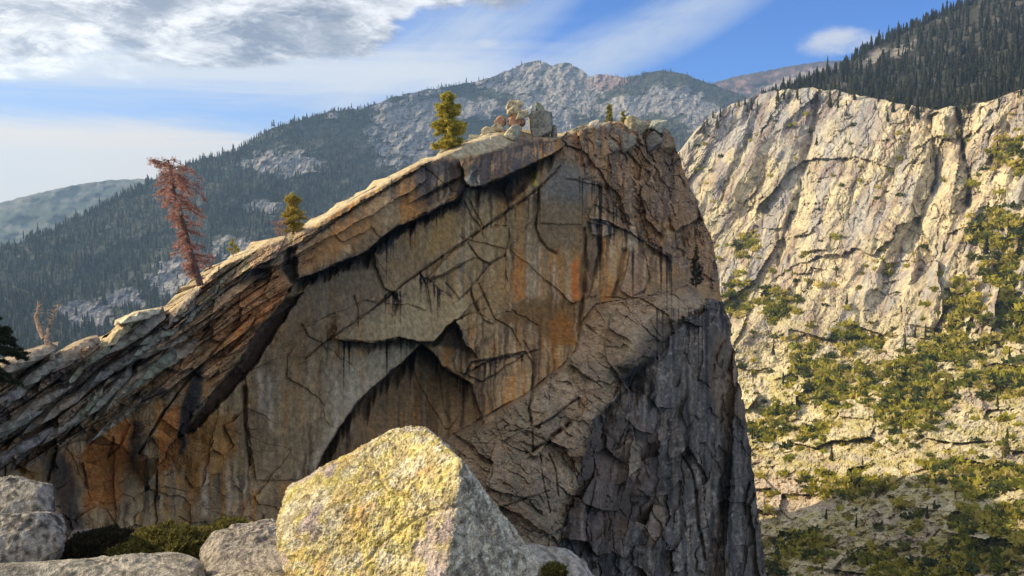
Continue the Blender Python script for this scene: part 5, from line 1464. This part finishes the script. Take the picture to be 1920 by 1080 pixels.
def singles(name, labels, category, group, variants, P_, h_, cols, seed, mat=M_LEAF, wmul=1.0):
    """the largest ones, each an object of its own on shared meshes"""
    r = np.random.default_rng(seed)
    mes = []
    for V0, T0 in variants:
        for c in cols:
            me = mesh_np(name, V0, T0, np.zeros(V0.shape) + np.array(c), smooth=False); me.materials.append(mat); mes.append(me)
    for k in range(len(P_)):
        o = link(name, mes[r.integers(0, len(mes))], None, label=labels[k], category=category, group=group)
        o.location = P_[k]; o.rotation_euler = (r.normal() * 0.03, r.normal() * 0.03, r.uniform(0, 6.28))
        o.scale = (h_[k] * wmul * r.uniform(0.85, 1.2),) * 2 + (h_[k],)


def seen(px, py, h, d):
    """inside the frame and not hidden by the cliff in front"""
    tip = py - h / d * F * 0.7
    return (px > 4) & (px < 1915) & (tip > 2) & (tip < np.interp(px, [p[0] for p in C_TOP_PTS] + [1270, 1345, 1440, 1441], [p[1] for p in C_TOP_PTS] + [290, 500, 1080, 2000]) - 8)


FOR = [(0.030, 0.042, 0.030), (0.040, 0.052, 0.034), (0.024, 0.034, 0.028), (0.065, 0.072, 0.040), (0.034, 0.050, 0.040), (0.026, 0.036, 0.03), (0.05, 0.06, 0.045), (0.085, 0.08, 0.05), (0.13, 0.115, 0.10)]
def m_mask_near(px, py):
    g, _ = granite_mask(px, py)
    return np.clip((1 - 0.93 * g), 0.0, 1) * (0.35 + 0.65 * sstep(-0.35, 0.1, fbm2(px / 28, py / 13, 37, 3)))
def slope_label(x_, y_):
    if y_ - M_TOP(x_) < 14: return 'dark conifer on the skyline of the hazy left-hand slope'
    if x_ < 120: return 'dark conifer low on the hazy slope near the left edge'
    if 120 <= x_ < 290: return 'dark conifer on the hazy slope left of the red dead pine'
    if x_ < 420: return 'dark conifer on the hazy slope just behind the red dead pine'
    return 'dark conifer on the hazy slope behind the small golden pine'
def hill_label(x_, y_):
    if y_ - H_TOP(x_) < 14: return 'dark conifer on the skyline of the steep right-hand hill'
    if W_TOP(x_) - y_ < 25: return 'dark conifer along the rim of the sunlit canyon wall'
    return 'dark conifer in the forest on the steep right-hand hill' if x_ < 1780 else 'dark conifer high on the right-hand hill near the right edge'
def shrub_label(x_, y_):
    if y_ <= 640: return 'olive-green shrub clinging to a ledge of the sunlit canyon wall' if x_ < 1760 else 'olive-green shrub on the broken right part of the canyon wall'
    if y_ > 985: return 'olive shrub in the shaded ground along the bottom of the canyon slope'
    if y_ > 850: return 'olive shrub beside the pale dry stream bed in the canyon' if x_ < 1710 else 'olive shrub in the low thicket at the right edge of the canyon slope'
    return 'round olive-green shrub on the rubble slope below the canyon wall' if x_ < 1620 else 'round olive-green shrub in the large thicket under the canyon wall'
# left and middle slopes, thinner and smaller with distance
near = scatter(MG, 11500, (-120, 640, 290, 720), 19, m_mask_near, 31)
far = scatter(MG, 19000, (380, 1420, 110, 430), 17, lambda x, y: m_mask_near(x, y) * sstep(-0.75, 0.15, fbm2(x / 45, y / 22, 35, 3) + 0.25 * sstep(900, 500, x)), 32)
rim_x = np.random.default_rng(41).uniform(-60, 1400, 1500); rim_y = M_TOP(rim_x) + np.random.default_rng(42).uniform(1, 7, 1500)
rd_ = bilin(MG, rim_x, rim_y); okr = ~np.isnan(rd_) & (np.random.default_rng(43).random(1500) < m_mask_near(rim_x, rim_y) * np.interp(rim_x, [0, 800, 950, 1100, 1300], [1, 0.9, 0.35, 0.4, 0.8]))
rimt = (rim_x[okr], rim_y[okr], rd_[okr], 17 * np.random.default_rng(44).uniform(0.6, 1.25, okr.sum()))
allm = [np.concatenate([near[k], far[k], rimt[k]]) for k in range(4)]
size_ = allm[3] / allm[2] * seen(allm[0], allm[1], allm[3], allm[2])
order = np.argsort(-size_)
pick = order[:170]; rest = order[170:]
PP = at(allm[0], allm[1], allm[2])
singles('conifer', [slope_label(x_, y_) for x_, y_ in zip(allm[0][pick], allm[1][pick])], 'conifer', 'conifers on the hazy left slope', CON_NEAR, PP[pick], allm[3][pick], FOR, 33)
mass('forest', 'dense blue-green conifer forest covering the hazy mountain behind the cliff', 'forest', None, CON, PP[rest], allm[3][rest], FOR, 34)
# right-hand hill
hx = scatter(HG, 4200, (1380, 2100, -100, 240), 17, lambda x, y: np.clip(1.0 - 0.8 * sstep(0.1, 0.5, np.maximum(ell(x, y, 1690, 95, 50, 12, -0.5), ell(x, y, 1640, 108, 40, 12, -0.5))), 0, 1), 51)
e_x = np.random.default_rng(52).uniform(1380, 1960, 420); e_y = H_TOP(e_x) + np.random.default_rng(53).uniform(1, 6, 420)
e_d = bilin(HG, e_x, e_y); ok = ~np.isnan(e_d)
hx = [np.concatenate([hx[0], e_x[ok]]), np.concatenate([hx[1], e_y[ok]]), np.concatenate([hx[2], e_d[ok]]), np.concatenate([hx[3], 15 * np.random.default_rng(54).uniform(0.6, 1.2, ok.sum())])]
size_ = hx[3] / hx[2] * seen(hx[0], hx[1], hx[3], hx[2])
order = np.argsort(-size_); pick = order[:130]; rest = order[130:]
PP = at(hx[0], hx[1], hx[2])
FOR2 = [(0.026, 0.032, 0.022), (0.034, 0.040, 0.026), (0.020, 0.026, 0.020), (0.045, 0.045, 0.028)]
singles('conifer', [hill_label(x_, y_) for x_, y_ in zip(hx[0][pick], hx[1][pick])], 'conifer', 'conifers on the right-hand hill', CON_NEAR, PP[pick], hx[3][pick], FOR2, 55)
mass('forest', 'dark conifer forest covering the steep hill above the canyon wall', 'forest', None, CON, PP[rest], hx[3][rest], FOR2, 56)

# scattered conifers below the rim and on the rubble, where the forest thins out
cx_ = scatter(WG, 2600, (1300, 1960, 165, 1000), 12, lambda x, y: 0.9 * sstep(46, 0, y - W_TOP(x)) * sstep(-0.2, 0.3, fbm2(x / 26, y / 20, 93, 3) + 0.2) + 0.018 * sstep(520, 640, y) + 0.012, 57)
PP = at(cx_[0], cx_[1], cx_[2])
mass('trees', 'scattered dark conifers below the rim of the canyon wall and on its rubble slope', 'trees', None, CON_NEAR, PP, cx_[3] * np.interp(cx_[1], [300, 700], [1.0, 0.65]), [(0.03, 0.036, 0.022), (0.06, 0.065, 0.03), (0.09, 0.085, 0.03)], 58)
# scrub on the canyon wall and the rubble slope
PATCH = [(1555, 715, 75, 60, 0.2), (1700, 720, 110, 70, 0.1), (1880, 720, 80, 40), (1450, 790, 60, 40, -0.5), (1585, 908, 110, 30), (1840, 895, 130, 38), (1500, 1025, 90, 35), (1860, 975, 90, 28, -0.2),
         (1880, 470, 60, 90), (1805, 580, 40, 70), (1465, 570, 45, 40), (1385, 555, 35, 50), (1890, 290, 50, 40), (1600, 640, 60, 25), (1400, 460, 30, 30), (1870, 420, 70, 30), (1780, 660, 80, 40),
         (1850, 1040, 130, 40), (1640, 1050, 80, 25), (1500, 690, 40, 50), (1520, 815, 60, 25, -0.5), (1700, 780, 70, 30), (1900, 600, 40, 60), (1440, 1060, 60, 30), (1700, 1070, 100, 24)]
def patch(px, py):
    g = np.zeros(px.shape) - 1
    for e in PATCH: g = np.maximum(g, ell(px, py, *e))
    n = fbm2(px / 34, py / 22, 91, 4)
    return np.clip(sstep(0.12, 0.36, g + 0.42 * n), 0, 1) * (0.4 + 0.6 * sstep(-0.2, 0.2, fbm2(px / 11, py / 7, 92, 3))) + 0.03 * sstep(440, 640, py) + 0.012
sx = scatter(WG, 26000, (1290, 2050, 200, 1200), 3.7, patch, 61)
sh = sx[3] * np.interp(sx[1], [200, 600, 800, 1100], [1.0, 1.0, 0.75, 0.55])
size_ = sh / sx[2] * seen(sx[0], sx[1], sh, sx[2])
order = np.argsort(-size_); pick = order[:240]; rest = order[240:]
PP = at(sx[0], sx[1], sx[2]) + np.array([0, 0, -0.3])
SHR = [(0.32, 0.30, 0.04), (0.40, 0.36, 0.055), (0.22, 0.23, 0.04), (0.46, 0.39, 0.08), (0.11, 0.125, 0.03), (0.50, 0.42, 0.14), (0.07, 0.09, 0.03)]
lab = [shrub_label(sx[0][k], sx[1][k]) for k in pick]
hi = sx[1][pick] <= 640
for sel, grp in ((hi, 'shrubs on the canyon wall'), (~hi, 'shrubs on the rubble slope')):
    if sel.any(): singles('shrub', [l for l, m_ in zip(lab, sel) if m_], 'shrub', grp, BUSH, PP[pick][sel], sh[pick][sel], SHR, 62)
mass('scrub', 'olive scrub thickets on the rubble slope and ledges of the canyon', 'scrub', None, BUSH, PP[rest], sh[rest], SHR, 63)

# ------------------------------------------------------------------ cushion plants in the gap between the near rocks
def cushion(label, cx, cy, d, rx, rz, n, seed, cols, ry=0.5):
    r = np.random.default_rng(seed)
    c0 = at(cx, cy, d)
    th, ph = r.uniform(0, 2 * PI, n), np.arccos(r.uniform(0, 1, n))
    k = r.uniform(0.8, 1.0, n) ** 0.5
    dirv = np.stack([np.sin(ph) * np.cos(th), np.sin(ph) * np.sin(th), np.cos(ph)], -1)
    lump = 1 + 0.30 * fbm3(dirv, 2.5, seed, 4)
    c = dirv * np.array([rx, ry, rz]) * (k * lump)[:, None]
    V, T = leaves(c, 0.035, r, 0.6, 0.4, dirv)
    cc = np.array(cols)[r.integers(0, len(cols), n)] * r.uniform(0.6, 1.3, (n, 1))
    root = bpy.data.objects.new('cushion_shrub', None); COL.objects.link(root); root.location = c0
    set_props(root, label, 'shrub')
    link('foliage', mesh_np('foliage', V, T, np.repeat(cc, 3, 0), smooth=False), M_LEAF, root)
    Uv, Fc = ico(3); core = Uv * np.array([rx, ry, rz]) * 0.86; core[:, 2] = np.maximum(core[:, 2], -0.1)
    link('woody_core', mesh_np('woody_core', core, Fc, np.zeros(core.shape) + np.array([0.05, 0.045, 0.025])), M_BARK, root)
GR = [(0.12, 0.115, 0.03), (0.18, 0.155, 0.04), (0.08, 0.08, 0.025), (0.20, 0.165, 0.05)]
cushion('broad mossy green cushion shrub between the near grey rocks', 300, 1042, 6.9, 0.38, 0.17, 13000, 1, GR)
cushion('small green cushion plant behind the pinkish-grey rock', 425, 1000, 8.0, 0.20, 0.09, 5000, 2, GR, 0.3)
cushion('cushion shrub painted dark for the shaded gap beside the speckled rocks', 165, 1048, 6.9, 0.28, 0.17, 7000, 3, [(0.035, 0.032, 0.018), (0.05, 0.042, 0.02), (0.03, 0.03, 0.02)])  # shade of the dark gap put into the leaf colours
cushion('tiny green tuft at the bottom edge right of the yellow boulder', 1040, 1076, 4.4, 0.05, 0.03, 500, 4, GR, 0.05)
# ------------------------------------------------------------------ air
HZ = (-9500, 9500, -2600, 12400, -640, 930)
bm = bmesh.new(); bmesh.ops.create_cube(bm, size=1.0)
for v_ in bm.verts:
    v_.co = ((HZ[0] + HZ[1]) / 2 + v_.co.x * (HZ[1] - HZ[0]), (HZ[2] + HZ[3]) / 2 + v_.co.y * (HZ[3] - HZ[2]), (HZ[4] + HZ[5]) / 2 + v_.co.z * (HZ[5] - HZ[4]))
me = bpy.data.meshes.new('haze'); bm.to_mesh(me); bm.free()
mh = bpy.data.materials.new('haze'); mh.use_nodes = True
t = NT(mh.node_tree)
vol = t.n('ShaderNodeVolumePrincipled', {'Color': rgb(0.42, 0.66, 1.0), 'Density': 0.000075, 'Anisotropy': 0.25})
t.t.links.new(vol.outputs[0], t.n('ShaderNodeOutputMaterial').inputs['Volume'])
link('haze', me, mh, kind='stuff', label='thin blue haze filling the valley air', category='haze')
